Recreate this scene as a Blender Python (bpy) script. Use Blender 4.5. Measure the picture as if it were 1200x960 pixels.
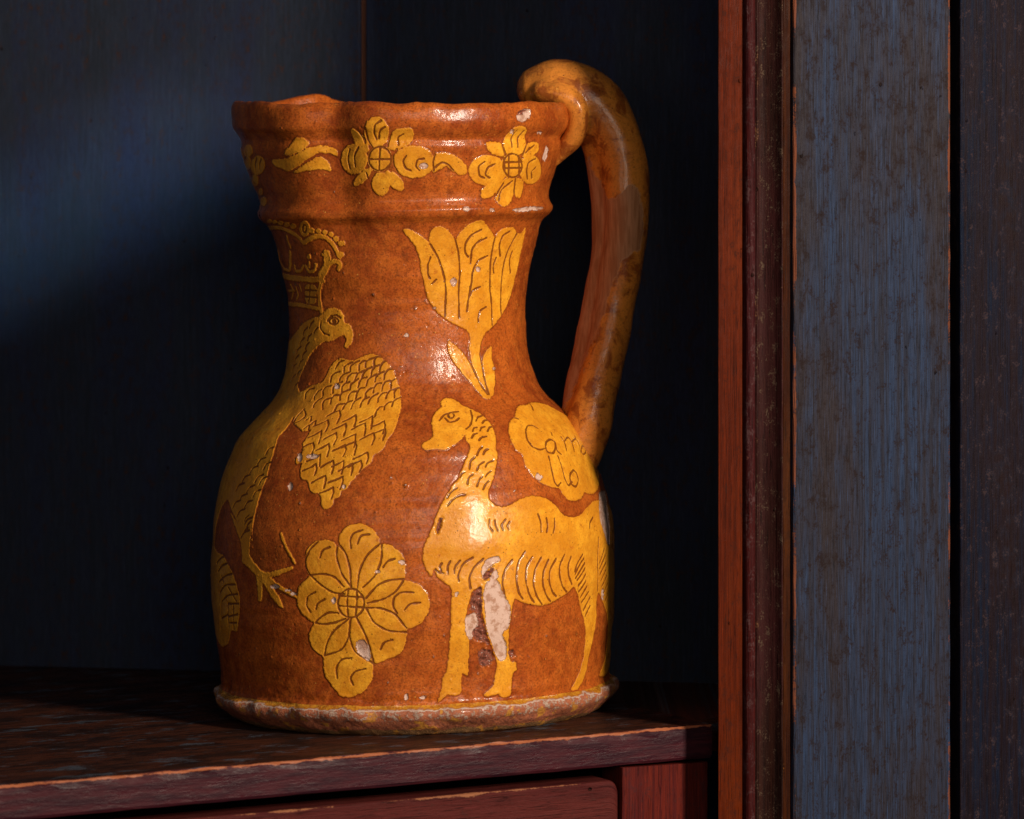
import bpy, bmesh, math, random
import numpy as np
random.seed(4); rng = np.random.RandomState(4)
scene = bpy.context.scene
for o in list(bpy.data.objects): bpy.data.objects.remove(o)

# ------------------------------------------------------------------ camera
F = 4870.0; CZ = 0.26516                      # focal length in photo widths/1200, eye height above the shelf (m)
cam = bpy.data.cameras.new('camera'); cam_ob = bpy.data.objects.new('camera', cam); scene.collection.objects.link(cam_ob)
cam_ob.location = (0, 0, CZ); cam_ob.rotation_euler = (math.pi/2, 0, 0)
cam.sensor_width = 36; cam.lens = F/1200*36; cam.shift_y = -280/1200
cam.clip_start = 0.05; cam.clip_end = 50
cam.dof.use_dof = True; cam.dof.focus_distance = 1.965; cam.dof.aperture_fstop = 13
scene.camera = cam_ob
# ------------------------------------------------------------------ light
world = bpy.data.worlds.new('World'); scene.world = world; world.use_nodes = True
world.node_tree.nodes['Background'].inputs[0].default_value = (0.62, 0.78, 1.0, 1)
world.node_tree.nodes['Background'].inputs[1].default_value = 0.07
def area(name, loc, target, sx, sy, power, color, spread=180, roll=0):
    from mathutils import Vector, Matrix
    l = bpy.data.lights.new(name, 'AREA'); l.shape = 'RECTANGLE'; l.size = sx; l.size_y = sy
    l.energy = power; l.color = color; l.spread = math.radians(spread)
    o = bpy.data.objects.new(name, l); scene.collection.objects.link(o)
    d = Vector(target)-Vector(loc)
    o.matrix_world = Matrix.Translation(loc) @ (d.to_track_quat('-Z', 'Y').to_matrix() @ Matrix.Rotation(math.radians(roll), 3, 'Z')).to_4x4()
    return o
area('window_light', (0.80, 0.99, 0.56), (-0.03, 2.0, 0.13), 0.12, 0.46, 24.0, (1.0, 0.86, 0.70))
area('front_fill', (0.22, 0.15, 0.60), (0.0, 2.0, 0.15), 0.5, 0.5, 3.8, (1.0, 0.86, 0.72))  # added fill lamp, brightens the handle and the jug's front
area('left_fill', (-0.50, 0.45, 0.40), (-0.06, 2.0, 0.12), 0.5, 0.5, 1.1, (1.0, 0.84, 0.70))  # added fill lamp, lifts the jug's left side
area('blue_window_beam', (-0.75, 0.75, 0.44), (-0.255, 2.24, 0.246), 0.22, 0.015, 0.034, (0.50, 0.80, 1.0), spread=4.2, roll=24)
vs = scene.view_settings; scene.display_settings.display_device = 'sRGB'
vs.view_transform = 'Standard'; vs.look = 'None'; vs.exposure = 0; vs.gamma = 1; vs.use_curve_mapping = False
scene.cycles.use_denoising = True
# ------------------------------------------------------------------ form of the jug
# ---- jug form (mm) ----
K = 0.4189
PR = [(0,0),(120,1),(200,0.5),(209,0),(216,3),(224,9),(231,16),(235,22),(236,27),(234,31),(229.5,34),(227.4,38),(227.2,46),(227.6,55),
 (229,75),(231,93),(233.3,112),(235,135),(235.6,165),(234.5,193),(232,225),(227,252),(220.5,273),(210.5,300),(198,326),(185,341),(173,353),(161,365),(152,377),
 (145.5,393),(141,410),(138.3,433),(137.3,463),(139,488),(144.5,518),(151,548),(156,565),(159.5,572),(165,577),(170,582),(171.8,587.5),(169.0,593),(167.5,598),(168.3,605),
 (170.5,612),(175,625),(181.5,646),(184.6,660),(184.2,667),(188.0,673),(193.4,680),(194.8,689),(194.6,698),(192.5,703.5),(188,707),(183,705.5),(180,699),(178,686),
 (173,664),(166,640),(156,605),(146,570),(136,530),(126,490),(124,450),(127,420),(140,385),(165,355),(195,320),(214,270),(222,210),(222,150),(216,90),(212,50),(190,34),(120,30),(0,30)]
PR = np.array(PR, float)*K
N_OUT_END = 54      # index of rim crest
def profile():
    P = PR; t = np.r_[0, np.cumsum(np.hypot(*np.diff(P, axis=0).T))]
    # catmull-rom-ish (pchip tangents by finite difference, limited)
    m = np.zeros_like(P); h = np.diff(t)[:,None]; d = np.diff(P,axis=0)/h
    m[1:-1] = (h[1:]*d[:-1]+h[:-1]*d[1:])/(h[1:]+h[:-1]); m[0]=d[0]; m[-1]=d[-1]
    tt = np.linspace(0, t[-1], 6000); i = np.clip(np.searchsorted(t, tt)-1, 0, len(t)-2)
    hh = (t[i+1]-t[i]); u = ((tt-t[i])/hh)[:,None]; hh=hh[:,None]
    Q = (2*u**3-3*u**2+1)*P[i]+(u**3-2*u**2+u)*hh*m[i]+(-2*u**3+3*u**2)*P[i+1]+(u**3-u**2)*hh*m[i+1]
    s = np.r_[0, np.cumsum(np.hypot(*np.diff(Q, axis=0).T))]
    crest = s[np.argmax(Q[:,1])]
    return s, Q[:,0], Q[:,1], crest
S_T, R_T, H_T, S_CREST = profile()
def adiff(a, b): return (a-b+180)%360-180
def smooth(x, a, b):
    t = np.clip((x-a)/(b-a), 0, 1); return t*t*(3-2*t)
def form(th, s):
    """th degrees, s mm along the profile -> local x,y,z in mm; th=0 handle side, 270 faces the viewer"""
    r = np.interp(s, S_T, R_T); h = np.interp(s, S_T, H_T)
    t = smooth(h, 238, 300); t2 = smooth(h, 222, 246)
    ph = adiff(th, 189.0)
    dr = t*2.6*np.exp(-(ph/26)**2) - (0.5*t2+0.5*t)*(7.5*np.exp(-((ph-57)/10)**2) + 6.5*np.exp(-((ph+60)/14)**2))
    dr = dr + 0.5*np.sin(np.radians(2*th+40))*smooth(h, 20, 120)
    wob = 0.22*np.sin(np.radians(3*th)+h*0.09)+0.16*np.sin(np.radians(5*th+70)-h*0.13)+0.12*np.sin(h*0.31+np.radians(th))
    dr = dr + wob*smooth(h, 14, 40)
    dz = smooth(h, 262, 300)*(5.4*np.exp(-(ph/34)**2) + 2.4*np.exp(-((ph-60)/20)**2) + 8.8*np.exp(-(adiff(th,130)/19)**2) + 0.35*np.sin(np.radians(7*th))+0.22*np.sin(np.radians(17*th+30)) + 0.8*np.exp(-(adiff(th,345)/25)**2))
    # the foot flange is hand-worked: uneven edge
    fl = smooth(h,3,10)*(1-smooth(h,13.4,16)); ff=fl*(r>80)
    dr = dr + ff*(0.7*np.sin(np.radians(9*th+20))+0.5*np.sin(np.radians(23*th))+0.4*np.sin(np.radians(41*th+50)))
    r = r+dr*np.clip(r/60,0,1)
    a = np.radians(th)
    return r*np.cos(a), r*np.sin(a), h+dz
TILT = math.radians(1.3); BX, BY = -0.0469, 2.04
# decoration on the jug wall: "degrees round the jug, millimetres up the profile" pairs
MOTIFS = {
 'camel_motif': (
  ['274.99,232.55 276.11,234.23 278.33,235.92 279.19,237.75 279.43,242.3 279.7,247.68 280.94,251.73 283.96,254.98 284.6,256.26 284.56,258.8 286.24,260.55 289.58,260.63 292.4,258.36 293.14,255.74 295.98,254.2 298.77,251.18 301.04,246.8 301.93,241.23 301.25,235.41 299.64,229.76 299.99,226.47 298.67,221.23 297.25,216.05 295.69,212.01 294.25,208.5 294.21,204.88 295.93,201.64 298.53,200.37 301.43,201.62 304.58,203.88 308.55,205 312.43,204.04 315.44,201.59 317.66,198.2 319.53,194.35 323.72,192.46 328.12,192.67 332.5,196.2 337.59,198.63 344.26,198.22 355.07,192.97 362.08,185.4 364.84,175.4 365.67,162.6 366.41,153 363.34,139.8 362.47,123.8 364.57,105.8 363.45,107 359.97,123.8 358.17,136.2 358,142.2 357.5,129.8 357.5,123.4 354.63,115.63 347.82,112.33 340.38,112.82 343.15,117.94 346.06,123.59 346.86,131.76 343.88,141.72 340.76,148.51 336.2,155.51 334.84,151.63 334.38,142.45 333.62,133.27 331.53,124.37 330.18,116.39 328.44,112.63 325.77,110.06 322.2,109.7 324.97,114.32 327.52,119.99 328.69,125.94 329.03,134.13 327.73,141.6 325.93,148.07 324.23,155.51 322.13,160.44 319.27,157.84 315.73,155.35 311.6,153.45 308.5,152.89 304.84,154.21 302.05,155.78 300.03,158.04 299.46,155.1 298.93,150.14 298.24,144.18 298.14,137.03 298.72,129.77 299.24,127.16 300.83,127.46 301.23,123.84 299.85,121.49 299.52,116.48 299.32,110.96 296.39,111.05 295.41,112.98 293.75,112.17 291.78,111.6 291.14,112.98 293.78,116.19 294.77,122.14 295.07,127.18 294.35,131.34 292.93,136.63 291.51,142.93 290.61,150.07 289.77,157.16 289.97,163.15 288.32,163.3 287.38,161.89 286.61,157.45 285.77,152.52 285.4,147.55 286.3,141.41 286.57,135.23 286.25,127.11 286.44,121.52 284.58,124.22 284.25,118.19 284.09,114.18 282.35,113.33 280.22,114.49 278.98,112.07 277.42,110.18 278.4,114.62 279.03,117.09 278.95,121.63 280.3,124.57 280.93,131.63 281.21,140.81 281.55,148.86 281.79,158.85 282.03,164.33 279.71,166.98 278.01,170.07 277.02,173.6 276.56,170.66 275.97,170.69 274.87,174.22 274.05,178.24 274.24,179.22 274.75,185.16 275.98,188.06 276.97,191.97 278.34,197.89 280.04,202.85 281.83,207.88 283.65,211.89 285.81,214.86 286.78,218.98 288.91,224.15 290.39,228.32 291.18,231.55 290.26,235.12 290.45,238.26 288.41,235.26 285.08,231.98 282.43,229.93 280.06,230.62 277.29,230.22 275.61,230.85'],
  [],
  ['282.48,247.52 284.59,250.81 287.86,252.41 290.95,252.48',
   '284.69,248.75 285.88,245.93 288.41,246.44 290.04,248.38',
   '296.02,252.81 295.37,247.98 293.52,243.31 291.49,241.47',
   '296.27,245.82 297.91,248.46 299.73,249',
   '298.44,244.25 299.67,245.94 300.99,246.1',
   '293.51,239.72 294.43,241.9 295.71,242.06',
   '296.37,239.74 297.29,241.66 298.89,242.18',
   '299.15,239.22 300.39,241.38 301.71,241.93',
   '292.32,235.94 293.53,238.01 294.85,238.55',
   '294.66,234.16 295.83,235.9 297.95,236.34',
   '292.72,226.53 293.79,229.15 295.16,230.69',
   '294.97,226.89 296.02,228.97 297.24,229.41',
   '289.58,219.84 290.31,224.05 291.88,225.53',
   '291.94,219.13 292.91,221.71 294.87,223.16',
   '294.91,220.48 295.89,222.54 297.86,223.45',
   '286.22,215.87 287.04,217.91 288.09,218.36',
   '288.29,212.6 288.88,215.68 290.37,217.14',
   '291.17,211.34 292.16,214.38 293.35,215.86',
   '293.02,209.64 293.98,212.15 295.18,213.61',
   '294.38,215.77 295.26,217.28 296.45,218.23',
   '293.84,195.23 293.47,192.25 294.49,189.65',
   '295.45,194.58 295.42,192.07 296.13,189.69',
   '298.82,194.75 297.3,192.39 297.68,189.84',
   '300.11,193.61 299.09,191.7 299.5,189.65',
   '309.86,196.08 310.68,191.91 310.29,187.4',
   '312.87,193.67 313.19,190.07 312.42,187.13',
   '316.04,193.07 315.81,189.23 314.84,186.31',
   '335.57,191.09 332.94,188.89 332.42,186.4',
   '281.76,202.54 283.26,205.21 285.29,207.44 287.23,207.51',
   '282.05,203.55 283.61,205.91 286.6,207.76',
   '281.75,206.34 283.18,209.34 285.02,210.97',
   '288.45,250.14 288.02,249.12 287.33,248.52 286.62,248.57 286.15,249.25 286.1,250.3 286.51,251.34 287.23,251.95 287.96,251.9 288.43,251.21 288.45,250.14',
   '281.69,176.77 280.74,173.85 281.08,170.36',
   '284.39,176.56 282.83,173.7 282.75,170.73',
   '288.09,177.75 285.28,175.49 283.63,169.67 283.99,167.16',
   '291.19,176.96 288.29,173.24 286.79,168.41 287.1,163.41',
   '300.01,175.54 297.48,171.33 296.37,165.48 297.06,158.9',
   '304.31,179.06 301.67,173.85 300.78,165.97 301.41,159.88 302.75,156.7',
   '306.78,176.24 304.37,171.52 303.83,164.59 304.88,158.43 306.43,154.7',
   '309.77,175.35 307.2,170.16 306.28,163.27 307.4,157.08 309.26,153.29',
   '312.45,173.99 310.12,168.78 309.54,162.83 310.82,157.1 312.41,154.34',
   '315.34,174.1 312.5,168.95 311.98,163.5 313.22,158.27 314.71,156.52',
   '318.9,175.62 316.56,170.9 316.15,165.92 317.04,160.73 318.81,157.92',
   '321.6,174.21 320.09,170.38 319.94,165.35 321.16,161.1',
   '327.23,174.39 324.3,170.76 322.94,166.91',
   '327.64,172.28 325.23,169.6 322.82,165.41',
   '328.02,170.19 325.52,167.02 323.02,163.85',
   '328,167.64 325.89,164.92 323.68,162.73',
   '328.13,165.07 326.31,162.31 324.15,160.11',
   '327.99,161.52 326.3,159.25 324.4,157.01',
   '328.59,158.87 326.92,156.59 325.13,153.83',
   '329.66,156.13 327.82,153.88 325.93,151.65',
   '330.65,153.4 328.83,150.64 327.06,147.88',
   '330.7,149.29 329.43,147.46 327.87,144.66',
   '337.24,181.05 335.83,170.98 335.41,155.65',
   '341.14,175.28 339.1,171.48 337.17,168.71',
   '341.95,172.05 339.38,168.86 336.92,166.18',
   '342.22,168.39 339.43,165.76 336.73,163.13',
   '342.32,165.27 339.8,162.61 337.55,159.91',
   '342.59,161.61 340.62,159.38 338.57,157.16',
   '344.16,157.73 342.15,155.5 340.31,153.24',
   '345.57,153.86 343.98,151.55 341.79,149.36',
   '277.48,173.08 278.33,171.54 279.8,171.14',
   '279.3,175.94 278.67,173.99 279.22,171.97']),
 'tulip_motif': (
  ['270.33,343.57 272.3,344.17 275.87,342.09 279.08,339.33 281.74,336.41 281.67,339.78 282.4,342.98 283.96,344.82 286.69,345.07 289.69,342.75 291.89,339.47 293.54,337.31 294.34,339.92 297.34,344.16 300.74,347.02 304.43,348.07 307.75,344.93 311.62,340.97 314.04,337.92 315.37,340.85 319.31,343.23 325.27,342.72 328.37,339.6 331.25,339.84 334.96,343.22 334.66,338.15 334.58,330.73 334.25,323.37 333.35,316.03 331.19,308.8 325.77,301.77 318.64,295.89 311.94,292.07 309.13,288.6 307.4,283.03 308.32,276.8 309.47,270.42 309.5,263.91 306.98,258.66 306.27,262.97 304.57,269.61 302.54,278.11 301.79,284.3 302.95,291.42 300.02,294.61 294.35,296.87 289.52,300.09 284.86,303.81 281.3,309.55 279.74,315.81 278.53,322.1 277.76,328.36 276.33,333.62 274.03,337.89 271.8,341.12',
   '290.72,289.64 295.76,285.57 299.96,280.79 304.03,272.82 306.69,266.27 306.98,258.66 304.61,260.08 301.68,266.54 296.39,274.22 292.59,279.55 290.76,284.74',
   '315.66,285.53 314.41,281.68 315.12,275.42 313.88,268.03 310.34,261.53 306.98,258.66 308.43,266.18 308.12,272.62 308.44,278.87 311.23,282.86'],
  [],
  ['281.94,336.09 286.06,329.16 288.81,320.74 290.08,313.41 289.54,300.6',
   '292.92,338.91 295.68,330.94 296.66,323.61 296.59,313.2 296.89,299.84',
   '313.89,338.77 313.65,333.5 313.44,325.13 314.19,314.64 316.65,304.2 316.64,295.46',
   '328.11,339.93 324.58,334.21 322.6,326.91 321.88,317.5 322.8,308.09 323.86,299.79',
   '305.54,342.46 301.01,340.24 298.3,336.11 298.63,331.37 300.71,329.21',
   '309.09,338.4 304.23,336.45 301.96,332.83 302.09,326.04',
   '311.23,329.39 306.02,327.47 303.46,322.34 303.26,316.08 301.95,308.88 301.15,302.75',
   '308.28,314.34 304.1,312.93 302.5,309.89',
   '312.72,304.36 308.9,302.96 307.51,299.43 307.71,297.37',
   '322.79,341.16 318.36,339.16 317.36,334.44 319.21,329.12',
   '327.13,330.96 326.12,326.79 328.47,320.41',
   '316.62,328.16 315.16,324.03 316.2,320.85',
   '282.39,329.79 280.98,325.67 281.2,320.98 282.21,319.38',
   '285.26,318.77 283.26,316.74',
   '300.54,283.33 303.06,273.92 307.5,261.72',
   '307.9,281.98 308.12,272.62 308.29,261.67']),
 'large_flower_motif': (
  ['250.98,184.64 250.8,188.62 251.94,192.6 254.08,194.4 256.24,195.09 258.71,194.07 260.87,191.56 262.1,188.07 262.28,185.1 263.29,185.38 265.35,185.03 267.68,181.99 269.1,178.46 269.33,173.49 268.99,168.56 270.42,168 272.72,166.41 274.7,163.31 275.69,158.75 275.47,154.25 273.95,149.33 271.88,146.92 269.25,145.72 269.2,142.99 268.83,138.41 267.58,134.37 265.16,132.4 262.13,130.42 259.56,129.22 259.5,126.39 259.22,122.34 257.57,117.79 255,114.73 252.43,113.36 249.86,113.58 247.98,117.04 246.42,120 245.18,122.98 244.9,128.05 245.05,132.62 243.21,134.06 241.61,136.52 240.81,140.08 241.44,144.21 243,148.36 240.7,150.26 238.7,153.17 237.59,157.13 237.9,162.19 238.33,164.74 239.77,167.33 242.16,170.44 241.09,173.38 240.56,178.35 241.05,182.38 243.08,185.96 246.35,187.55 248.94,186.6 250.23,184.43'],
  [],
  ['257.82,157.98 257.47,155.36 256.62,153.14 255.37,151.65 253.91,151.12 252.47,151.62 251.26,153.08 250.47,155.28 250.25,157.89 250.63,160.52 251.52,162.76 252.8,164.26 254.25,164.79 255.67,164.28 256.85,162.81 257.6,160.59 257.82,157.98',
   '253.46,164.58 252.91,157.74 253.11,150.9',
   '255.88,164.6 255.71,157.77 255.13,151.23',
   '250.67,161.53 254.16,160.98 257.59,160.79',
   '250.53,156.69 254.03,156.25 257.65,155.96',
   '254.27,165.79 251.52,171.72 249.91,179.64 250.35,185.13',
   '254.27,165.79 254.09,173.73 252.73,181.67 250.73,185.13',
   '256.07,165.3 256.7,173.74 258.81,180.68 262.4,185.59',
   '257.56,165.31 261.15,170.74 262.95,178.63 262.87,185.58',
   '258.35,160.29 261.71,166.77 265.22,168.88 268.82,169.06',
   '258.59,157.97 263.34,159.73 266.9,163.65 268.81,168.76',
   '258.24,155.76 262.09,155.73 266.15,153.14 269.25,146.02',
   '258.24,155.76 260.19,148.72 264.24,144.64 269.22,144.2',
   '255.44,151.23 257.66,143.67 258.94,136.53 259.81,129.22',
   '253.9,150.71 253.02,142.6 254.26,134.45 259.81,129.43',
   '253.29,150.71 248.38,144.52 246.1,138.29 245.18,132.73',
   '253.57,149.7 252.98,141.58 250.5,135.38 245.18,132.73',
   '250.25,153.16 247.41,153.58 244.74,150.96 243.2,148.37',
   '252.36,150.69 249.18,148.6 245.94,147.68 243.2,148.37',
   '252.67,162.27 248.95,162.69 245.17,166.58 242.23,170.64',
   '252.13,165.77 249.66,170.2 246.45,171.6 242.23,170.84',
   '257.53,192.1 254.8,190.62 253.93,187.64 254.27,183.67',
   '259.38,190.1 256.96,189.62 256.1,185.66',
   '248,184.09 245.74,182.54 245.08,179.02',
   '266.47,178.55 264.41,177.61 263.22,174.66',
   '271.51,162.67 268.05,163.11 265.98,160.67 265.62,156.66 266.73,153.12',
   '273.19,157.88 270.28,157.51 268.79,154.56',
   '265.34,140.55 262.94,139.57 261.77,136.01',
   '253.57,131.9 250.38,131.31 248.65,127.2 248.81,122.13',
   '257.49,126.89 254.36,125.84 252.68,122.26 253.54,119.24',
   '243.78,163.01 241.01,160.86 240.52,156.3 241.81,153.35',
   '246.3,159.59 243.94,157.48 243.53,154.94',
   '242.16,170.44 240.01,176.32 241.74,182.41 244.4,186.5']),
 'eagle_motif': (
  ['206.07,294.5 210.87,297.7 218.62,300.41 225.76,302.03 228.74,304.62 233.49,305.97 237.18,305.14 239.4,302.06 239.44,298.37 242.69,297.95 244.47,293.85 243.64,289.26 241.44,286.21 239.63,287.23 240.72,290.29 238.97,293.36 235.27,291.31 231.46,289.76 227.42,289.72 223.28,287.11 218.18,283.44 214.49,278.19 211.95,272.87 211.42,267.51 215.15,264.38 216.01,264.41 222.38,267.86 228.83,269.59 230.79,272.26 232,276.45 234.72,280.07 238.21,281.83 241.81,280.61 245.74,280.61 249.48,282.12 252.63,283.62 256.84,283.06 260.97,279.95 264,276.31 265.97,271.07 267.44,264.67 268.02,257.6 267.03,248.26 265.41,240.31 263.2,234.13 262.84,231.3 261.35,229.16 259.65,228.65 259.12,224.94 257.51,222.84 255.95,220.21 254.1,217.08 251.8,211.4 250.5,210.88 250.05,207.79 248.12,206.74 248.31,203.66 246.09,201.58 244.62,203.6 244.73,206.69 243.77,209.55 241.25,209.7 239.83,212.24 239,215.32 236.11,216.26 235.3,220.97 235.59,224.17 233.16,223.55 232.43,226.73 234.68,229.51 233.58,233.98 234.13,237.71 234.06,242.94 231.01,240.86 228.36,243.41 223.68,245.92 221.35,250.63 221.98,243.77 220.7,237.09 221.83,231.16 221.93,221.39 222.02,213.98 221.17,207.64 220.86,199.32 220.47,192.17 220.87,184.08 219.89,196.18 220.14,188.08 219.07,178.82 222.19,174.05 224.97,171.28 227.57,171 232.37,173.07 236.26,174.63 236.57,173.54 232.41,170.87 228.01,169.02 230.05,166.67 233.91,163.94 237.49,160.66 238.15,158.98 235.31,161.02 232.33,162.82 228.39,165.73 229.55,163.09 232.17,157.75 232.71,154.56 230.94,155.63 227.79,160.41 225.13,166.24 224.63,162.14 224.2,157.23 222.82,157.09 222.79,161.95 222.44,169.02 219.31,172.55 215.57,174.9 215.89,178.5 215.14,185.56 210.83,192.26 205.95,198.42 214.09,191.57 207.95,198.12 202.31,204.32 197.93,200.12 194.98,193.48 193.98,186.07 192.17,179.6 186.39,182.92 197.29,177.22 204.07,176.59 208.86,171.57 211.41,166.78 213.98,157.9 213.94,151.78 211.81,141.22 207.75,141.45 204.35,133.84 198.35,131.58 192.83,133.94 183.99,137.4 180.75,153.4 180.11,173.8 179.1,193.8 176.24,213 175.41,225.4 177.87,235.8 175.22,255.8 180.31,277.4 183.98,282.2 191.68,288.87'],
  [('232.1,189.97 234.27,183.05 236.08,178.62 236.96,176.17', 0.73)],
  ['240.01,280.56 237.38,279.98 235.8,278 235.12,276.26',
   '244.73,279.84 241.44,278.57 240.04,277.16 240.35,274.77',
   '247.77,280.45 245.21,279.21 243.41,277.62 243.57,275.1',
   '251.44,280.32 249.45,280.29 247.72,278.63 247.99,275.81',
   '255.22,281.68 252.73,281.16 250.87,279.77 250.99,277.37',
   '259.56,282.13 256.22,282.43 255.03,280.43 255.28,277.85',
   '238.09,275.15 235.16,274.52 233.51,272.56 233.79,269.9',
   '243.01,274.78 240.42,274.07 238.4,271.94 238.51,270.39',
   '246.8,274.48 244.27,274.38 242.3,272.24 242.02,269.7',
   '250.64,275.68 247.65,274.59 246.6,272.48 246.09,270.27',
   '254.01,277.34 251.46,276.21 250.14,274.15 249.52,272.02',
   '257.7,278.25 255.57,277.6 254.18,275.55 254,273.15',
   '261.99,280.37 259.86,279.94 258.17,277.85 257.85,275.06',
   '229.58,266.37 227.68,265.51 226.27,262.65 227.39,260.66',
   '224.46,266.82 221.49,266.12 219.83,264.04 221.37,261',
   '234.46,268.17 231.89,267.8 230.24,265.68 231.43,262.93',
   '239.87,270.24 237.2,269.09 235.75,267.66 236.31,264.55',
   '243.74,270.13 241.67,269.55 240.23,267.88 240.71,265.02',
   '247.75,271.77 246.08,270.31 244.36,269.06 244.43,266.26',
   '252.13,272.48 249.7,271.97 248.46,269.74 248.2,267.55',
   '256.55,273.82 254,272.59 252.41,271.07 252.08,268.13',
   '259.98,275.16 257.81,274.15 256.32,272.81 255.98,270.16',
   '264.52,276.37 262.17,276.17 260.26,274.07 260.19,271.1',
   '236.18,261.86 233.48,260.86 232.88,258.94 234.43,255.21',
   '231.33,261.71 229.66,260.65 228.59,258.06 229.07,256',
   '239.87,263.53 237.25,263.44 236.48,261.17 237.07,258.37',
   '244.16,266.41 240.92,265.01 240.23,262.99 241.03,260.84',
   '248.41,265.58 245.29,265.24 244.37,263.05 244.78,260.76',
   '251.53,267.25 249.1,267.02 248.13,264.43 248.15,261.59',
   '255.23,267.14 253.57,266.61 252.04,264.62 252.44,262.41',
   '258.95,269.37 256.77,269.34 255.68,266.97 255.61,264.78',
   '263.69,270.48 260.79,270.39 259.5,267.76 259.32,265.4',
   '266.99,272.41 264.84,271.29 263.28,270 263.35,266.78',
   '243.75,258.8 240.67,258.39 240.41,255.67 240.42,253.38',
   '246.74,260.39 244.67,259.85 243.91,257.09 243.71,255.05',
   '250.13,262.03 248.08,260.45 247.45,258.26 247.35,255.79',
   '254.07,262.35 251.98,261.41 251.01,259.2 251.07,256.81',
   '257.66,264.19 255.72,263.01 254.4,261.23 254.13,258.69',
   '261.43,264.69 259.57,264.43 258.04,261.85 258.14,259.55',
   '265.14,266.34 263.19,265.93 261.61,263.61 261.44,261.5',
   '268.6,267.11 265.88,266.93 264.82,264.92 265,261.78',
   '261.15,256.65 259.39,256.86 258.07,254.15 257.96,250.51',
   '264.73,259.7 262.71,259.41 261.23,256.99 261.22,254.83',
   '268.2,262.42 265.64,261.02 264.58,259.64 264.13,256.71',
   '238.06,250.97 240.16,253.44 242.46,254.72',
   '242.46,254.72 244.01,251.44 243.76,246.32',
   '245.79,247.44 248.12,249.46 250.02,252',
   '250.02,252 251,248.71 251.02,244.73',
   '252.69,247.19 254.98,249.06 257.01,251.24',
   '257.01,251.24 257.36,247.96 257.63,242.8',
   '234.28,244.53 237.24,246.46 239.2,248.5',
   '239.2,248.5 240.78,245.25 240.5,241.15',
   '242.85,242.32 245.46,244.29 247.31,246.54',
   '247.31,246.54 248.19,243.31 248.17,239',
   '250.32,242.62 252.73,245.19 254.79,246.5',
   '254.79,246.5 255.5,243.27 255.61,238.95',
   '257.53,244.22 259.86,245.62 261.88,247.73',
   '261.88,247.73 262.57,244.47 262.01,239.99',
   '234.45,237.53 236.9,239.34 238.62,241.74',
   '238.62,241.74 239.53,238.62 239.81,234.1',
   '241.17,236.6 243.07,238.76 244.94,240.53',
   '244.94,240.53 246.08,237.44 245.59,233.59',
   '247.94,235.97 250.37,238.33 252.27,239.9',
   '252.27,239.9 252.79,236.83 252.93,232.26',
   '254.39,236.44 256.78,238.8 258.69,240.48',
   '258.69,240.48 259.49,237.38 258.85,233.56',
   '258.02,239.81 260.65,241.25 262.64,243',
   '262.64,243 262.99,239.86 262.31,235.75',
   '232.76,230.79 235.24,233.4 237.3,234.69',
   '237.3,234.69 238.64,231.94 238.02,228.09',
   '239.34,230.37 241.77,232.21 243.59,234.23',
   '243.59,234.23 244.38,231.49 244.03,227.55',
   '245.55,230.4 247.66,231.82 249.49,233.69',
   '249.49,233.69 250.42,230.99 249.61,227.6',
   '253.2,226.34 255.66,228.08 257.51,229.75',
   '257.51,229.75 258.18,227.17 257.51,223.85',
   '248.57,232.25 251.07,234.18 252.97,235.47',
   '252.97,235.47 253.7,232.66 253.41,228.49',
   '248.72,220.35 251.11,222.64 252.99,223.92',
   '252.99,223.92 253.31,221.39 252.97,218.25',
   '240.18,214.49 242.7,216.77 244.6,218.06',
   '244.6,218.06 245,215.56 244.78,211.86',
   '245.92,214.61 248.49,216.2 250.32,217.6',
   '250.32,217.6 250.71,215.11 250.06,211.51',
   '246.14,222.41 248.14,223.96 250.03,225.51',
   '250.03,225.51 250.18,222.97 249.82,219.2',
   '236.66,224.85 239.48,226.62 241.42,228.6',
   '241.42,228.6 241.68,226.04 241.92,222.57',
   '242.32,221.96 244.43,224.18 246.39,225.48',
   '246.39,225.48 246.98,222.94 246.56,219.02',
   '235.9,220.19 238.57,221.75 240.49,223.78',
   '240.49,223.78 241.19,221.25 240.68,218.06',
   '243.64,209.39 245.89,210.71 247.67,212.4',
   '247.67,212.4 248.2,209.93 247.63,206.75',
   '251.67,222.2 253.8,224.37 255.67,225.5',
   '255.67,225.5 256.28,222.96 255.54,219.77',
   '223.68,245.92 223.23,250.73 224.42,254.94',
   '224.42,254.94 227.92,250.93 226.33,247.42 223.92,245.51',
   '229.26,248.23 230.66,251.03 231.66,247.62',
   '232.52,245.6 233.9,248.38 234.73,244.98',
   '230.68,242.83 232.02,245.58 232.89,242.24',
   '221.13,231.57 218.7,230.53 218.15,227.41',
   '218.48,225.92 215.85,224.88 215.18,221.81',
   '215.8,221.42 213.08,220.35 212.49,217.3',
   '213.16,216.93 210.29,215.84 209.63,212.81',
   '211,212.51 207.89,211.38 206.98,208.32',
   '222.27,223.99 219.88,222.98 219.27,219.93',
   '219.95,217.42 217.54,216.41 216.96,213.41',
   '217.32,211.97 214.76,210.92 214.02,207.91',
   '214.61,207.54 211.8,206.45 210.85,203.41',
   '211.84,204.13 208.71,202.99 207.55,199.94',
   '222.3,216.52 220.01,215.53 219.44,212.54',
   '221.05,210.14 218.71,209.13 217.98,206.14',
   '218.22,204.69 215.67,203.64 214.75,200.65',
   '215.3,200.29 212.51,199.2 211.42,196.21',
   '219.82,196.58 217.38,195.55 216.34,192.61',
   '219.16,190.43 216.63,189.38 215.24,186.39',
   '217.97,197.65 216.34,195.87 216.16,194.42',
   '219.51,194.72 217.92,192.96 217.69,191.51',
   '218.42,191.58 216.7,189.79 216.38,188.34',
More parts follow.
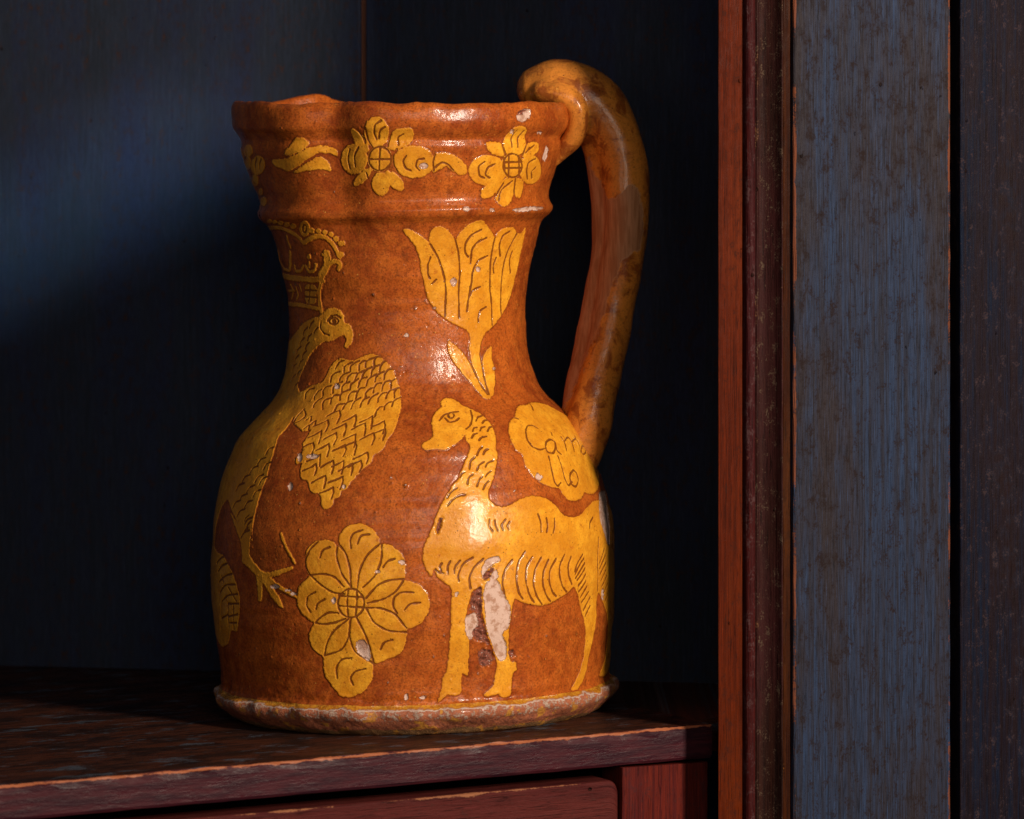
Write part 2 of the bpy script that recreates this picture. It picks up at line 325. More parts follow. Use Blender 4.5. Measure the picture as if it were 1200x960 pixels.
   '198.37,172.23 202.33,175.34 205.73,176.81',
   '199.54,168.27 203.44,171.9 207.39,173.43',
   '200.08,163.19 205.03,166.98 210.2,168.67',
   '200.01,158.02 205.47,162.92 211.85,163.76',
   '201.52,154.13 206.69,157.96 212.82,159.28',
   '203.9,163.74 202.42,166.62',
   '206.94,162.1 212.14,155.62',
   '206.64,153.85 213.36,154.76',
   '207.16,147.77 212.68,149.58',
   '206.64,153.85 206.4,142.49',
   '201.52,154.13 198.58,139.14',
   '200.72,145.74 206.47,148.7',
   '210.2,154.35 209.68,141.95',
   '206.76,144.61 211.73,145.34',
   '225.6,299.46 224.94,295.86 227.41,293.31 230.39,292.62',
   '236.35,299.4 235.77,298.44 234.36,297.84 232.62,297.83 231.23,298.43 230.73,299.39 231.35,300.36 232.82,300.96 234.55,300.96 235.89,300.36 236.35,299.4',
   '229.8,299.49 231.94,301.86 235.16,302.27 237.55,301.04',
   '234.85,299.3 234.53,298.79 233.8,298.58 233.09,298.79 232.82,299.29 233.15,299.8 233.89,300.01 234.59,299.8 234.85,299.3',
   '220.55,299.41 217.94,297.83 216.97,295.96',
   '215.17,296.24 212.2,294.63 211.18,292.76',
   '223.48,296.35 221.08,294.78 220.24,292.92',
   '218.6,293.2 216.03,291.62 215.23,289.75',
   '212.29,291.03 209.31,289.41 208.48,287.54',
   '217.06,289.07 214.56,287.47 213.88,285.61',
   '209.7,286.85 206.57,285.21 205.66,283.33',
   '214.89,284.91 212.27,283.3 211.53,281.43',
   '208.16,282.68 204.77,281.02 203.77,279.11',
   '212.6,280.73 209.79,279.1 209.07,277.2',
   '206.49,278.47 202.95,276.78 202.16,274.85',
   '211.57,275.49 208.89,273.82 208.52,271.9',
   '206.81,273.22 203.79,271.51 203.66,269.57',
   '210.97,269.1 208.74,267.41 208.95,265.46']),
 'crown_motif': (
  ['205.85,350.69 203.97,349.8 201.65,349.27 199.68,349.25 199.14,349.77 200.48,350.66 202.69,351.53 204.71,352.02 206.15,352.03 206.64,351.55',
   '210.08,350.04 208.64,349.19 206.76,348.63 205.3,348.62 204.98,349.18 205.82,350.03 207.53,350.92 209.23,351.44 210.42,351.44 210.76,350.92',
   '213.96,349.08 212.48,348.07 210.72,347.45 209.34,347.45 209,348.07 209.9,349.09 211.43,350.05 213.09,350.66 214.25,350.65 214.55,350.04',
   '217.36,347.89 216.05,346.85 214.56,346.29 213.24,346.3 212.65,346.86 213.35,347.91 214.93,349.04 216.52,349.68 217.68,349.68 218.03,349.01',
   '220.58,346.52 219.68,345.59 218.48,345.06 217.3,345.07 216.63,345.61 216.9,346.54 218.17,347.62 219.73,348.38 220.8,348.37 221.04,347.6',
   '230.21,344.06 229.65,343.16 228.68,342.61 227.67,342.62 227.04,343.19 227.03,344.1 227.66,345.01 228.67,345.58 229.62,345.57 230.19,344.98',
   '233.28,343.68 232.89,343.01 232.18,342.6 231.41,342.61 230.9,343.03 230.85,343.72 231.27,344.39 232,344.8 232.73,344.79 233.22,344.36',
   '236.13,342.96 235.79,342.29 235.14,341.89 234.42,341.9 233.91,342.32 233.84,343 234.22,343.67 234.88,344.08 235.57,344.07 236.05,343.64',
   '239,341.91 238.68,341.19 238,340.75 237.23,340.77 236.66,341.22 236.53,341.96 236.89,342.7 237.58,343.15 238.33,343.13 238.86,342.66',
   '241.04,339.63 240.74,338.85 240.07,338.37 239.28,338.39 238.68,338.88 238.52,339.67 238.84,340.46 239.51,340.94 240.28,340.92 240.86,340.42',
   '242.92,337.28 242.62,336.5 241.94,336.02 241.13,336.04 240.52,336.53 240.33,337.32 240.64,338.1 241.31,338.57 242.1,338.56 242.71,338.06',
   '243.99,337.47 243.8,336.83 243.37,336.44 242.86,336.45 242.47,336.85 242.35,337.5 242.54,338.13 242.97,338.52 243.47,338.51 243.86,338.11',
   '242.82,331.7 242.52,330.86 241.85,330.34 241.08,330.35 240.5,330.88 240.34,331.73 240.66,332.58 241.33,333.1 242.08,333.09 242.65,332.55',
   '224.78,330.99 224.33,330.35 223.5,329.95 222.57,329.96 221.92,330.35 221.81,331 222.3,331.64 223.17,332.04 224.07,332.04 224.68,331.64',
   '228.08,345.11 226.7,342.69 224.67,341.23 222.69,341.24 221.62,342.72 222.06,345.16 224.42,348.08 227.21,350.2 228.83,350.16 228.94,348.01',
   '216.08,317.34 225.05,316.77 222.61,307.36 213.57,308.29'],
  [('184.68,345.4 207.2,346.29 214.79,343.72 219.65,340.93 221.96,337.49 226.09,339.82 231.27,341.39 235.32,340.26 238,337.04 239.85,332.79 240.73,330.68', 1.16),
   ('210.37,340.93 209.79,338.23 210.25,335.55', 0.88),
   ('208.7,332.86 207.48,329.13 204.2,324.85', 1.09),
   ('188.28,321.14 211.39,319.94 229.42,319.52', 1.43),
   ('190.25,333.7 189.4,328.32 194.65,324.69 202.9,323.98', 0.82),
   ('210.04,326.5 210.01,323.85 214.82,323.68 217.36,326.23', 0.82),
   ('219.48,326.24 221.11,323.4 225.26,323.94 226.83,326.88', 0.82),
   ('222.62,328.36 221.94,325.51', 0.68),
   ('233.94,332.32 234.13,327.59 229.38,321.84', 2.04),
   ('235.38,327.9 238.64,328.92 241,327.01 239.65,324.94', 1.23),
   ('232.05,331.81 234.61,332.84 235.43,330.73', 0.95),
   ('229.15,319.52 225.16,312.36 226.02,304.09', 1.16),
   ('190.35,307.07 211.39,307.01 225.93,305.12', 1.02),
   ('200.81,316.81 203,314.19 198.33,309.89', 0.54),
   ('194.14,313.48 204.84,314.02', 0.54),
   ('207.08,315.85 207.85,312.17 205.08,309.5', 0.54),
   ('211.03,316.97 211.79,313.81', 0.54)],
  ['226.17,345.13 225.54,343.94 224.76,343.21 224.12,343.21 223.89,343.95 224.18,345.15 224.97,346.42 226.01,347.33 226.59,347.32 226.54,346.4 226.17,345.13',
   '220.3,317.06 216.97,308.13',
   '214.59,314.37 224.23,314.24',
   '213.66,311.21 223.34,310.79']),
 'rim_flower_motif': (
  ['267.12,380.93 266.71,378.69 265.69,376.78 264.2,375.52 262.46,375.1 260.76,375.61 259.35,376.93 258.48,378.85 258.29,381.05 258.81,383.22 259.91,385.04 261.4,386.23 263.07,386.67 264.69,386.27 266.03,385.05 266.88,383.18 267.12,380.93',
   '266.34,393.85 265.93,390.96 265.14,388.81 264.03,387.29 262.64,386.48 261.16,386.47 259.74,387.24 258.52,388.7 257.82,390.74 257.89,393.5 258.53,396.33 259.4,398.38 260.57,399.9 261.93,400.77 263.33,400.87 264.61,400.17 265.62,398.73 266.25,396.7',
   '257.77,380.87 257.28,378.57 256.2,376.53 254.62,375.01 252.69,374.21 250.66,374.26 248.84,375.15 247.49,376.76 246.75,378.86 246.67,381.18 247.25,383.47 248.39,385.42 249.98,386.8 251.88,387.48 253.86,387.4 255.61,386.59 256.92,385.14 257.65,383.15',
   '282.46,379.25 282.1,376.68 280.85,374.43 278.85,372.79 276.36,371.96 273.7,372.04 271.24,373.02 269.27,374.78 268.05,377.07 267.69,379.61 268.21,382.09 269.52,384.26 271.46,385.82 273.81,386.61 276.31,386.55 278.66,385.68 280.6,384.05 281.94,381.81',
   '265.59,368.74 265.31,366.84 264.69,365.19 263.78,363.97 262.71,363.35 261.59,363.38 260.57,364.06 259.79,365.33 259.34,367.01 259.29,368.92 259.63,370.83 260.31,372.48 261.23,373.68 262.28,374.29 263.34,374.26 264.3,373.59 265.04,372.34 265.49,370.65',
   '252.54,396.11 256.02,392.37 259.08,385.42 257.75,384 252.83,388.38',
   '268.58,395.21 274.33,396.32 274.75,391.4 273.6,388.29 268.31,384.95 265.72,386.41',
   '259.7,376.52 257.12,371.35 251.47,367.71 251.26,370.41 255.7,375.59',
   '264.86,375.35 268.72,373.14 271,368.8 270.76,365.06 266.89,366.77 265.05,371.12'],
  [],
  ['266.97,380.94 266.57,378.73 265.58,376.86 264.14,375.61 262.47,375.21 260.83,375.7 259.48,377 258.64,378.89 258.46,381.05 258.96,383.18 260.02,384.97 261.45,386.15 263.06,386.57 264.63,386.18 265.92,384.98 266.74,383.14 266.97,380.94',
   '263.06,386.38 262.16,375.42',
   '258.61,380.75 266.81,380.64',
   '264.05,399.59 261.8,397.54 261.13,392.4 261.92,389.68',
   '265.41,396.77 263.48,394.96 262.72,390.2',
   '250.86,385.64 249.43,381.3 249.94,376.77',
   '254.79,386.44 252.6,382.68 252.58,377.72',
   '272.38,382.34 271.05,379.83 271.92,376.2 273.85,375.09',
   '278.47,380.66 276.17,380.41 275.65,377.13 276.99,375',
   '271.42,392.69 269.32,390.9 269.7,387.38',
   '258.38,395.91 258.32,390.12 260.33,386.36',
   '256.96,374.52 257.83,371.33',
   '269.07,385.43 267.48,382.45 267.68,377.35 268.92,374.71',
   '255.09,394.8 256.66,390.65 257.62,388.24',
   '267.55,396.34 266.53,390.31 265.95,386.89']),
 'rim_flower_motif.001': (
  ['309.83,386.72 311.42,392.09 312.92,395.83 315.78,396.37 319.89,394.58 321.26,387.25 318.79,381.74 312.22,381.96 310.09,384.66',
   '312.6,374.03 312.53,371.51 311.34,369.31 309.22,367.71 306.48,366.9 303.54,366.98 300.77,367.93 298.48,369.65 296.92,371.92 296.2,374.45 296.4,376.96 297.48,379.12 299.33,380.68 301.75,381.47 304.48,381.41 307.23,380.5 309.69,378.82 311.57,376.57',
   '334.56,374.17 335.3,371.73 334.76,369.58 333.02,368.01 330.47,367.21 327.62,367.26 324.88,368.16 322.53,369.8 320.78,371.98 319.76,374.41 319.51,376.8 320.09,378.86 321.4,380.35 323.3,381.13 325.59,381.11 328.06,380.29 330.54,378.73 332.81,376.6',
   '302.45,388.4 308.88,387.26 310.75,381.48 306.29,382.12 302.8,384.81',
   '321.19,386.26 328.57,387.77 328.81,383.19 324.53,380.6 319.54,380.69',
   '302.21,360.99 303.21,365.7 309.34,368.21 312.89,369.2 309.12,362.87 306.18,360.88',
   '312.24,369.76 317.81,370.17 320.13,363.12 316.82,357.97 312.62,355.97 309.75,359.24 310.13,363.37',
   '318.41,370.15 323.23,368.97 324.7,364.08 323.6,360.14 320.44,361.03',
   '320.85,376.29 321.06,373.85 320.32,371.79 318.75,370.42 316.67,369.98 314.46,370.52 312.47,371.96 310.98,374.08 310.17,376.54 310.14,378.97 310.92,381 312.34,382.32 314.2,382.73 316.27,382.18 318.24,380.76 319.84,378.71 320.85,376.29'],
  [],
  ['320.61,376.29 320.8,374.02 320.14,372.09 318.71,370.82 316.81,370.4 314.77,370.91 312.93,372.25 311.54,374.23 310.78,376.53 310.75,378.8 311.45,380.69 312.76,381.92 314.48,382.3 316.39,381.79 318.19,380.47 319.67,378.56 320.61,376.29',
   '312.74,381.95 314.56,370.24',
   '317.72,381.25 320.38,370.65',
   '310.71,378.12 320.05,378.09',
   '311.23,375.13 320.79,375.13',
   '315.1,394.34 313.71,389.62 313.92,385.54',
   '318.86,393.35 316.94,388.93 316.95,385.4',
   '302.05,378.53 299.77,376.48 300.62,371.67 303.08,370.53',
   '306.88,377.36 303.77,375.85 303.06,372.13 305.49,370.47',
   '328.26,379.54 323.83,378.02 323.75,373.8 326.18,369.45',
   '329.73,375.3 327.19,373.2 329.07,369.94',
   '312.65,367.59 309.81,361.3',
   '317,368.56 312.13,364.38 311.15,359.21',
   '309.04,386.75 311.26,381.47',
   '321.57,386.75 319.81,381.19',
   '318.55,369.61 320.25,358.96',
   '323.13,384.73 321.59,382.7',
   '310.38,380.44 312.38,372.97',
   '326.29,386.24 323.2,384.22']),
 'leaf_spray_motif': (
  ['223.5,383.93 227.63,388.19 230.14,391.66 233.06,391.5 234.98,388.86 234.29,387.01 230.72,384.78 225,383.44',
   '215.37,381.49 224.03,381.96 230.63,384.3 235.07,386.98 240.28,387.5 245.08,385.82 245.23,382.41 241.7,384.45 237.93,384.53 233.63,381.73 229.39,378.36 223.44,375.91 220.34,377.5 216.43,379.04',
   '225.5,375.14 232.39,379.48 238.47,382.66 241.24,380.02 241.92,375.42 237.74,376.89 231.73,375.93'],
  [],
  []),
 'leaf_motif': (
  ['282.27,383.19 287.33,383.69 291.95,380.42 295.21,376.61 295.14,372.88 292.6,372.42 289.48,374.65 286.85,377.38 285.32,375.82 281.78,373.8 282.43,378'],
  [],
  ['282.89,376.41 285.16,378.99 287.62,377.89 289.9,374.63',
   '282.52,382.67 281.86,378.53 282.31,374.85']),
 'bud_motif': (
  ['210,378.58 208.53,377.12 206.51,375.88 204.1,375.04 201.52,374.7 199.08,374.93 197.22,375.67 196.43,376.83 196.96,378.25 198.58,379.76 200.82,381.18 203.33,382.36 205.73,383.16 207.82,383.46 209.46,383.26 210.54,382.56 211,381.46 210.84,380.08',
   '204.11,385.57 203.44,384.69 202.26,383.9 200.68,383.3 198.85,382.98 196.96,382.96 195.26,383.27 194.06,383.85 193.66,384.62 194.1,385.48 195.14,386.33 196.52,387.08 197.99,387.65 199.58,387.97 201.16,388.01 202.58,387.74 203.67,387.19 204.19,386.44',
   '198.57,380.18 197.47,379.2 195.96,378.32 194.08,377.67 191.91,377.33 189.53,377.35 186.98,377.72 183.84,378.41 186.88,379.27 189.43,380.24 191.76,381.18 193.94,382.02 195.83,382.64 197.37,382.98 198.5,382.98 199.19,382.65 199.43,382.02 199.21,381.16',
   '200.44,372 199.36,370.95 197.81,370.03 195.87,369.35 193.66,368.99 191.38,369 189.44,369.37 188.63,370.07 189.43,371 191.22,372.06 193.3,373.09 195.34,373.98 197.2,374.62 198.77,374.95 199.99,374.95 200.8,374.59 201.16,373.93 201.04,373.03',
   '200.55,361.06 200.03,360.35 199.33,359.72 198.39,359.25 197.09,359 195.36,358.99 193.25,359.24 191.03,359.7 189.54,360.32 189.94,361.04 191.74,361.77 193.88,362.42 195.89,362.9 197.64,363.15 199.04,363.15 200.04,362.9 200.64,362.42 200.79,361.78',
   '199.88,365.93 199.11,365.33 198.04,364.8 196.76,364.41 195.41,364.2 194.15,364.2 193.23,364.41 192.87,364.81 193.18,365.34 194,365.95 195.12,366.55 196.39,367.08 197.62,367.47 198.71,367.67 199.57,367.67 200.14,367.46 200.39,367.06 200.3,366.53',
   '190.16,382.59 185,381 184.08,379.8 183.29,379 182.5,379 181.82,379 181.33,379.8 181.09,381 181.13,382.6 181.93,383.8 182.41,385 182.99,386.2 183.63,387 184.31,387 185,387 188.67,386.56 191.94,385.51 192.26,384.15',
   '181.89,378.2 181.39,377 180.66,376.2 179.31,375.4 178.44,375.4 177.64,375.4 177.55,376.2 177.21,377.4 177.16,378.6 177.39,379.8 177.86,380.6 178.57,381.8 179.39,382.2 180.24,382.6 181.02,382.2 181.62,381.4 182,380.6 182.1,379.4'],
  [],
  ['206.08,382.56 202.36,379.7 200.5,375.71',
   '209.12,382.05 206.17,379.67 204.95,376.69']),
 'name_cartouche': (
  ['317.8,251.56 320.61,253.74 326.24,253.33 329.75,254.99 336.08,254.36 341.55,252 347.26,247.62 353.74,242.39 354.62,234.52 352.61,225.24 353.85,217.18 355.05,211.46 350.02,207.69 342.31,202.76 337.26,202.17 332.69,204.08 331.16,201.63 327.08,200.08 323.04,201.66 321.15,204.54 320.87,207.22 316.83,208.24 313.13,211.31 310.62,215.28 309.14,220.24 309.49,225.6 307.34,227.43 306.55,232.51 307.65,238.65 310.78,244.46 314,246.24'],
  [],
  ['322.02,238.7 320.46,240.94 317.74,240.83 315.21,238.12 313.55,233.23 314.35,229.15 317.14,227 320.73,227.72',
   '326.79,230.2 325.09,232 322.16,230.93 320.43,228.3 320.66,225.32 323.23,224.6 325.5,227.2 326.67,230.44',
   '326.79,230.2 325.38,225.9 327.1,223.73',
   '332.06,232.4 332.42,229.8 331.37,225.44',
   '332.57,230.01 336.79,231.87 337.74,229.66 336.36,224.43',
   '338.06,229.17 342.25,230.54 342.98,227.7 341.05,222.98',
   '346.13,226.2 342.06,224.21 342.09,221.52 346.55,222.33 348.03,224.63 346.13,226.2',
   '320.41,223.38 319.61,216.96 318.98,210.63 320.04,208.17 322.02,210.05',
   '324.95,222.87 324.88,217.42 324.49,211.02 325.16,207.74 327.68,209.55',
   '330.73,215.2 327.54,213 326.84,208.59 328.78,206.63 331.59,209.59 332.22,213.5 330.73,215.2',
   '329.18,254.76 328.79,251.89 327.35,249.84',
   '313.79,246.26 315.32,245.39',
   '327.8,235.37 327.3,233.91',
   '343.14,231.5 342.74,230.13']),
}
CHIPS = ['291.79,165.96 295.03,167.61 296.44,160.47 298.97,153.15 298.24,144.18 296,141.4 297.85,136.03 297.72,128.88 295.39,128.15 293.6,135.52 291.5,143.94 291.27,153.01 290.74,161.07',
 '285.44,150.55 288.49,152.28 289.34,147.19 288.42,143.24 287.53,140.27 286.51,139.34 285.39,143.52',
 '290.43,172.05 292.14,176.87 295.72,178.01 296.33,175.95 294.65,174.62 292,171.9 290.88,167.04',
 '293.87,170.72 295.19,171.57 295.35,167.58 293.66,165.27 292.93,160.85 292.76,166.85',
 '254.88,138.03 255.72,140.6 257.55,140.61 258.76,136.53 259.12,131.45 257.88,130.64 255.21,134.97',
 '295.29,317.3 295.03,316.14 294.24,315.45 293.24,315.48 292.41,316.23 292.05,317.4 292.32,318.56 293.09,319.26 294.08,319.22 294.92,318.47',
 '311.74,214.63 313.3,215.74 314.61,213.79 313.75,212.08 312.11,212.48',
 '345.99,202.79 357.26,200.7 350.42,193.64 348.71,185.5 347.72,176.29 344.3,175.8 341.73,182.42 339.77,188.92 341.57,197.02',
 '313.19,402 317.52,404.61 320.68,403.87 320.09,400.41 316.47,398.17 313.81,399.42',
 '333.71,380.02 334.68,386.24 336.9,384.16 337.5,377.86 334.65,378.95',
 '311.91,394.63 313.35,394.77 314.4,391.87 312.36,392.28',
 '296.82,355.15 296.41,354.52 295.42,354.27 294.39,354.58 293.99,355.24 294.49,355.93 295.55,356.2 296.5,355.86',
 '308.24,354.29 308.02,353.62 307.22,353.35 306.28,353.67 305.8,354.37 306.11,355.01 306.97,355.25 307.82,354.96',
 '317.13,354.03 326.27,355.56 340.67,354.8 340.8,353.62 328.28,353.15 320.13,352.71',
 '285.4,305.02 285.12,304.55 284.5,304.45 284.01,304.8 284.02,305.33 284.52,305.65 285.13,305.51',
 '307.59,322.93 307.29,322.05 306.46,321.72 305.59,322.11 305.18,323.01 305.47,323.89 306.29,324.23 307.17,323.83',
 '315.98,274.53 315.42,273.9 314.48,273.79 313.88,274.27 314.05,275 314.87,275.41 315.74,275.2',
 '280.25,377.21 279.87,376.28 278.85,375.81 277.68,376.01 276.92,376.8 276.91,377.8 277.65,378.54 278.8,378.68 279.82,378.16',
 '241.18,227.52 240.59,226.75 238.95,226.4 237.18,226.66 236.34,227.39 236.94,228.17 238.62,228.54 240.38,228.26',
 '239.23,267.93 239,266.95 238.06,266.54 236.93,266.93 236.27,267.9 236.51,268.88 237.49,269.29 238.61,268.89',
 '234.92,226.81 234.89,225.15 234.29,224.44 233.45,225.1 232.86,226.74 232.86,228.42 233.46,229.14 234.32,228.47',
 '251.77,212.74 251.68,211.86 251.33,211.5 250.92,211.86 250.7,212.73 250.79,213.61 251.15,213.97 251.56,213.61',
 '233.73,212.53 233.65,210.91 232.91,210.47 232.04,211.56 231.7,213.34 232.15,214.49 233.06,214.12',
 '249.79,159.19 249.52,158.08 248.98,157.79 248.57,158.54 248.61,159.77 249.06,160.54 249.59,160.29',
 '262.45,172.7 262.18,172.09 261.59,171.94 261.11,172.38 261.11,173.06 261.59,173.49 262.19,173.32',
 '269.43,176.96 269.07,176.04 268.28,175.84 267.65,176.5 267.66,177.54 268.3,178.16 269.09,177.9',
 '283.77,161.2 283.54,160.51 283.03,160.38 282.63,160.89 282.64,161.68 283.05,162.13 283.55,161.92',
 '341.1,153.1 340.77,151.11 339.83,150.43 338.92,151.44 338.47,153.56 338.69,155.57 339.53,156.26 340.55,155.24',
 '269.34,113.29 269.09,111.89 268.58,111.56 268.18,112.54 268.21,114.11 268.63,115.08 269.13,114.71',
 '274.39,113.07 274.07,112.53 273.35,112.43 272.79,112.84 272.79,113.45 273.37,113.8 274.08,113.63',
 '274.21,112.87 273.84,112.34 273.02,112.25 272.37,112.66 272.38,113.27 273.04,113.62 273.85,113.44',
 '271.97,292.24 271.6,291.68 270.73,291.46 269.87,291.72 269.53,292.3 269.9,292.87 270.77,293.09 271.63,292.83',
 '330.62,392.3 330.46,391.61 329.1,391.42 327.66,391.85 327.18,392.58 327.99,393.07 329.5,392.94',
 '231.77,164.79 231.24,164.04 229.98,163.64 228.71,163.82 228.19,164.49 228.75,165.26 230.03,165.66 231.27,165.47',
 '235.83,163.27 235.47,162.82 234.62,162.58 233.77,162.7 233.42,163.1 233.8,163.56 234.66,163.79 235.5,163.68',
 '237.45,161.66 237.14,161.21 236.42,160.99 235.69,161.12 235.4,161.53 235.72,161.98 236.46,162.2 237.17,162.07']
RUST = ['277.88,192.42 279.24,197.33 280.46,197.26 279.72,193.3 278.47,187.92',
 '288.9,132.96 290.43,134.85 292.99,134.57 294.39,129.29 293.11,126.39 289.9,125.73',
 '290.98,170.01 294.65,174.62 294.19,170.68 292.76,166.85 290.87,166.55',
 '288,162.33 290.51,165.09 290.7,157.07 290,151.13 291.51,142.93 292.64,135.63 290.67,137.9 288.16,139.19 286.9,143.39 289.33,146.18 288.49,152.28 286.68,153.44 287.04,158.42',
 '314.28,403.92 317.56,404.82 319.5,403.43 316.79,401.14 313.99,401.72',
 '298.31,132.9 300.35,133.14 300.8,129.5 298.72,129.77']
PIMPLES = [(255.94, 311.99, 1.26), (275.41, 304.79, 1.01), (270.65, 292.48, 0.84), (269.96, 213.02, 1.34), (279.96, 308.36, 0.67), (265.37, 216.9, 0.84), (238.34, 191.89, 0.84), (237.67, 204.42, 1.05), (274.15, 253.72, 0.67), (277.95, 250.78, 0.92), (269.71, 213.03, 1.09), (256.51, 160.79, 0.71), (303.15, 208.19, 0.63), (298.54, 225.1, 0.67), (235.41, 164.05, 0.63), (301.08, 223.59, 0.63), (220.27, 134.06, 0.67), (211.34, 129.95, 0.59), (279.44, 141.95, 0.84), (311.12, 138.25, 0.84), (276.56, 131.93, 0.92), (318.98, 138.19, 0.75), (325.19, 119.4, 0.84), (263.73, 120.28, 0.75), (226.01, 260.11, 0.67), (226.58, 130.67, 0.59), (305.47, 128.84, 0.75), (289.27, 122.75, 0.63), (242.1, 322.82, 0.67), (288.89, 317.61, 0.59), (267.96, 277.26, 0.63), (329.51, 278.85, 0.54), (224.0, 177.25, 0.63), (232.39, 183.95, 0.67), (289.77, 242.93, 0.59), (261.08, 200.56, 0.67), (241.88, 365.25, 0.67), (226.25, 397.04, 0.59)]
# handle rolls: x, y, z, half width across, half depth (mm)
MAIN_ROLL = [(76.0, -12, 108.6, 5.4, 5), (79.2, -10, 116.3, 9.2, 8), (83.6, -9, 128.2, 11.3, 10.5), (88.1, -8, 140.1, 11.3, 11.5), (92.3, -5, 156.6, 10.5, 11.5), (97.4, -4, 177.3, 10.1, 11.5), (102.0, -3, 198.1, 10.1, 11.5), (106.3, -3, 218.9, 10.5, 12), (108.4, -3, 239.8, 10.9, 12.5), (108.4, -3, 256.5, 11.7, 13), (106.6, -2, 271.2, 12.1, 13.5), (102.0, -1, 284.7, 13.0, 14), (94.3, 1, 296.6, 13.8, 15), (84.0, 2, 303.6, 13.4, 15.5), (74.0, 3, 305.5, 13.0, 15), (67.2, 4, 304.0, 11.7, 13)]
SIDE_ROLL = [(78.6, 2, 137.6, 5.9, 9), (81.3, 2, 145.9, 7.1, 9), (84.5, 3, 158.4, 8.0, 9), (89.6, 4, 177.1, 8.0, 9), (94.2, 5, 198.0, 8.0, 9), (98.5, 5, 218.9, 8.4, 9), (99.8, 5, 239.9, 8.4, 9), (99.8, 4, 256.7, 9.2, 9), (98.0, 3, 271.4, 9.2, 9), (94.0, 3, 283.2, 8.4, 9)]
CURL = [(70.5, -6, 302.1, 6.7, 9), (78.7, -10, 300.1, 6.3, 8), (84.4, -11, 295.0, 5.9, 7.5), (85.5, -10, 287.1, 5.7, 7), (82.9, -7, 279.2, 5.4, 7), (78.2, -4, 273.5, 4.2, 6), (73.9, -2, 267.7, 2.5, 4)]
RAW_PATCH = [(90.7, 269.5), (99.5, 248.3), (106.3, 252.3), (110.6, 256.4), (114.6, 252.2), (117.6, 236.6), (114.0, 224.1), (105.5, 218.8), (100.2, 206.4), (95.3, 191.8), (89.5, 177.3), (81.5, 158.6), (74.1, 145.4), (66.9, 142.2), (74.2, 188.1), (81.8, 246.6)]
# ------------------------------------------------------------------ helpers
def empty(name, loc=(0,0,0), rot=(0,0,0)):
    o = bpy.data.objects.new(name, None); scene.collection.objects.link(o); o.location = loc; o.rotation_euler = rot; return o
def mesh_obj(name, verts, faces, mat, parent=None, attrs=None, smooth_faces=True, normals=None):
    """verts (n,3) metres, faces list or (m,4) array"""
    me = bpy.data.meshes.new(name); verts = np.asarray(verts, dtype=np.float32)
    if isinstance(faces, np.ndarray):
        nf = len(faces); me.vertices.add(len(verts)); me.vertices.foreach_set('co', verts.ravel())
        me.loops.add(nf*4); me.loops.foreach_set('vertex_index', faces.astype(np.int32).ravel())
        me.polygons.add(nf); me.polygons.foreach_set('loop_start', np.arange(0, nf*4, 4, dtype=np.int32))
        me.update(calc_edges=True)
    else:
        me.from_pydata([tuple(map(float, v)) for v in verts], [], faces)
    me.polygons.foreach_set('use_smooth', np.full(len(me.polygons), smooth_faces, dtype=bool))
    for k, a in (attrs or {}).items():
        a = np.asarray(a, dtype=np.float32)
        if a.ndim == 1: at = me.attributes.new(k, 'FLOAT', 'POINT'); at.data.foreach_set('value', a)
        else: at = me.attributes.new(k, 'FLOAT_VECTOR', 'POINT'); at.data.foreach_set('vector', a.ravel())
    if normals is not None: me.normals_split_custom_set_from_vertices(normals)
    me.validate() if False else None
    if mat: me.materials.append(mat)
    o = bpy.data.objects.new(name, me); scene.collection.objects.link(o)
    if parent: o.parent = parent
    return o

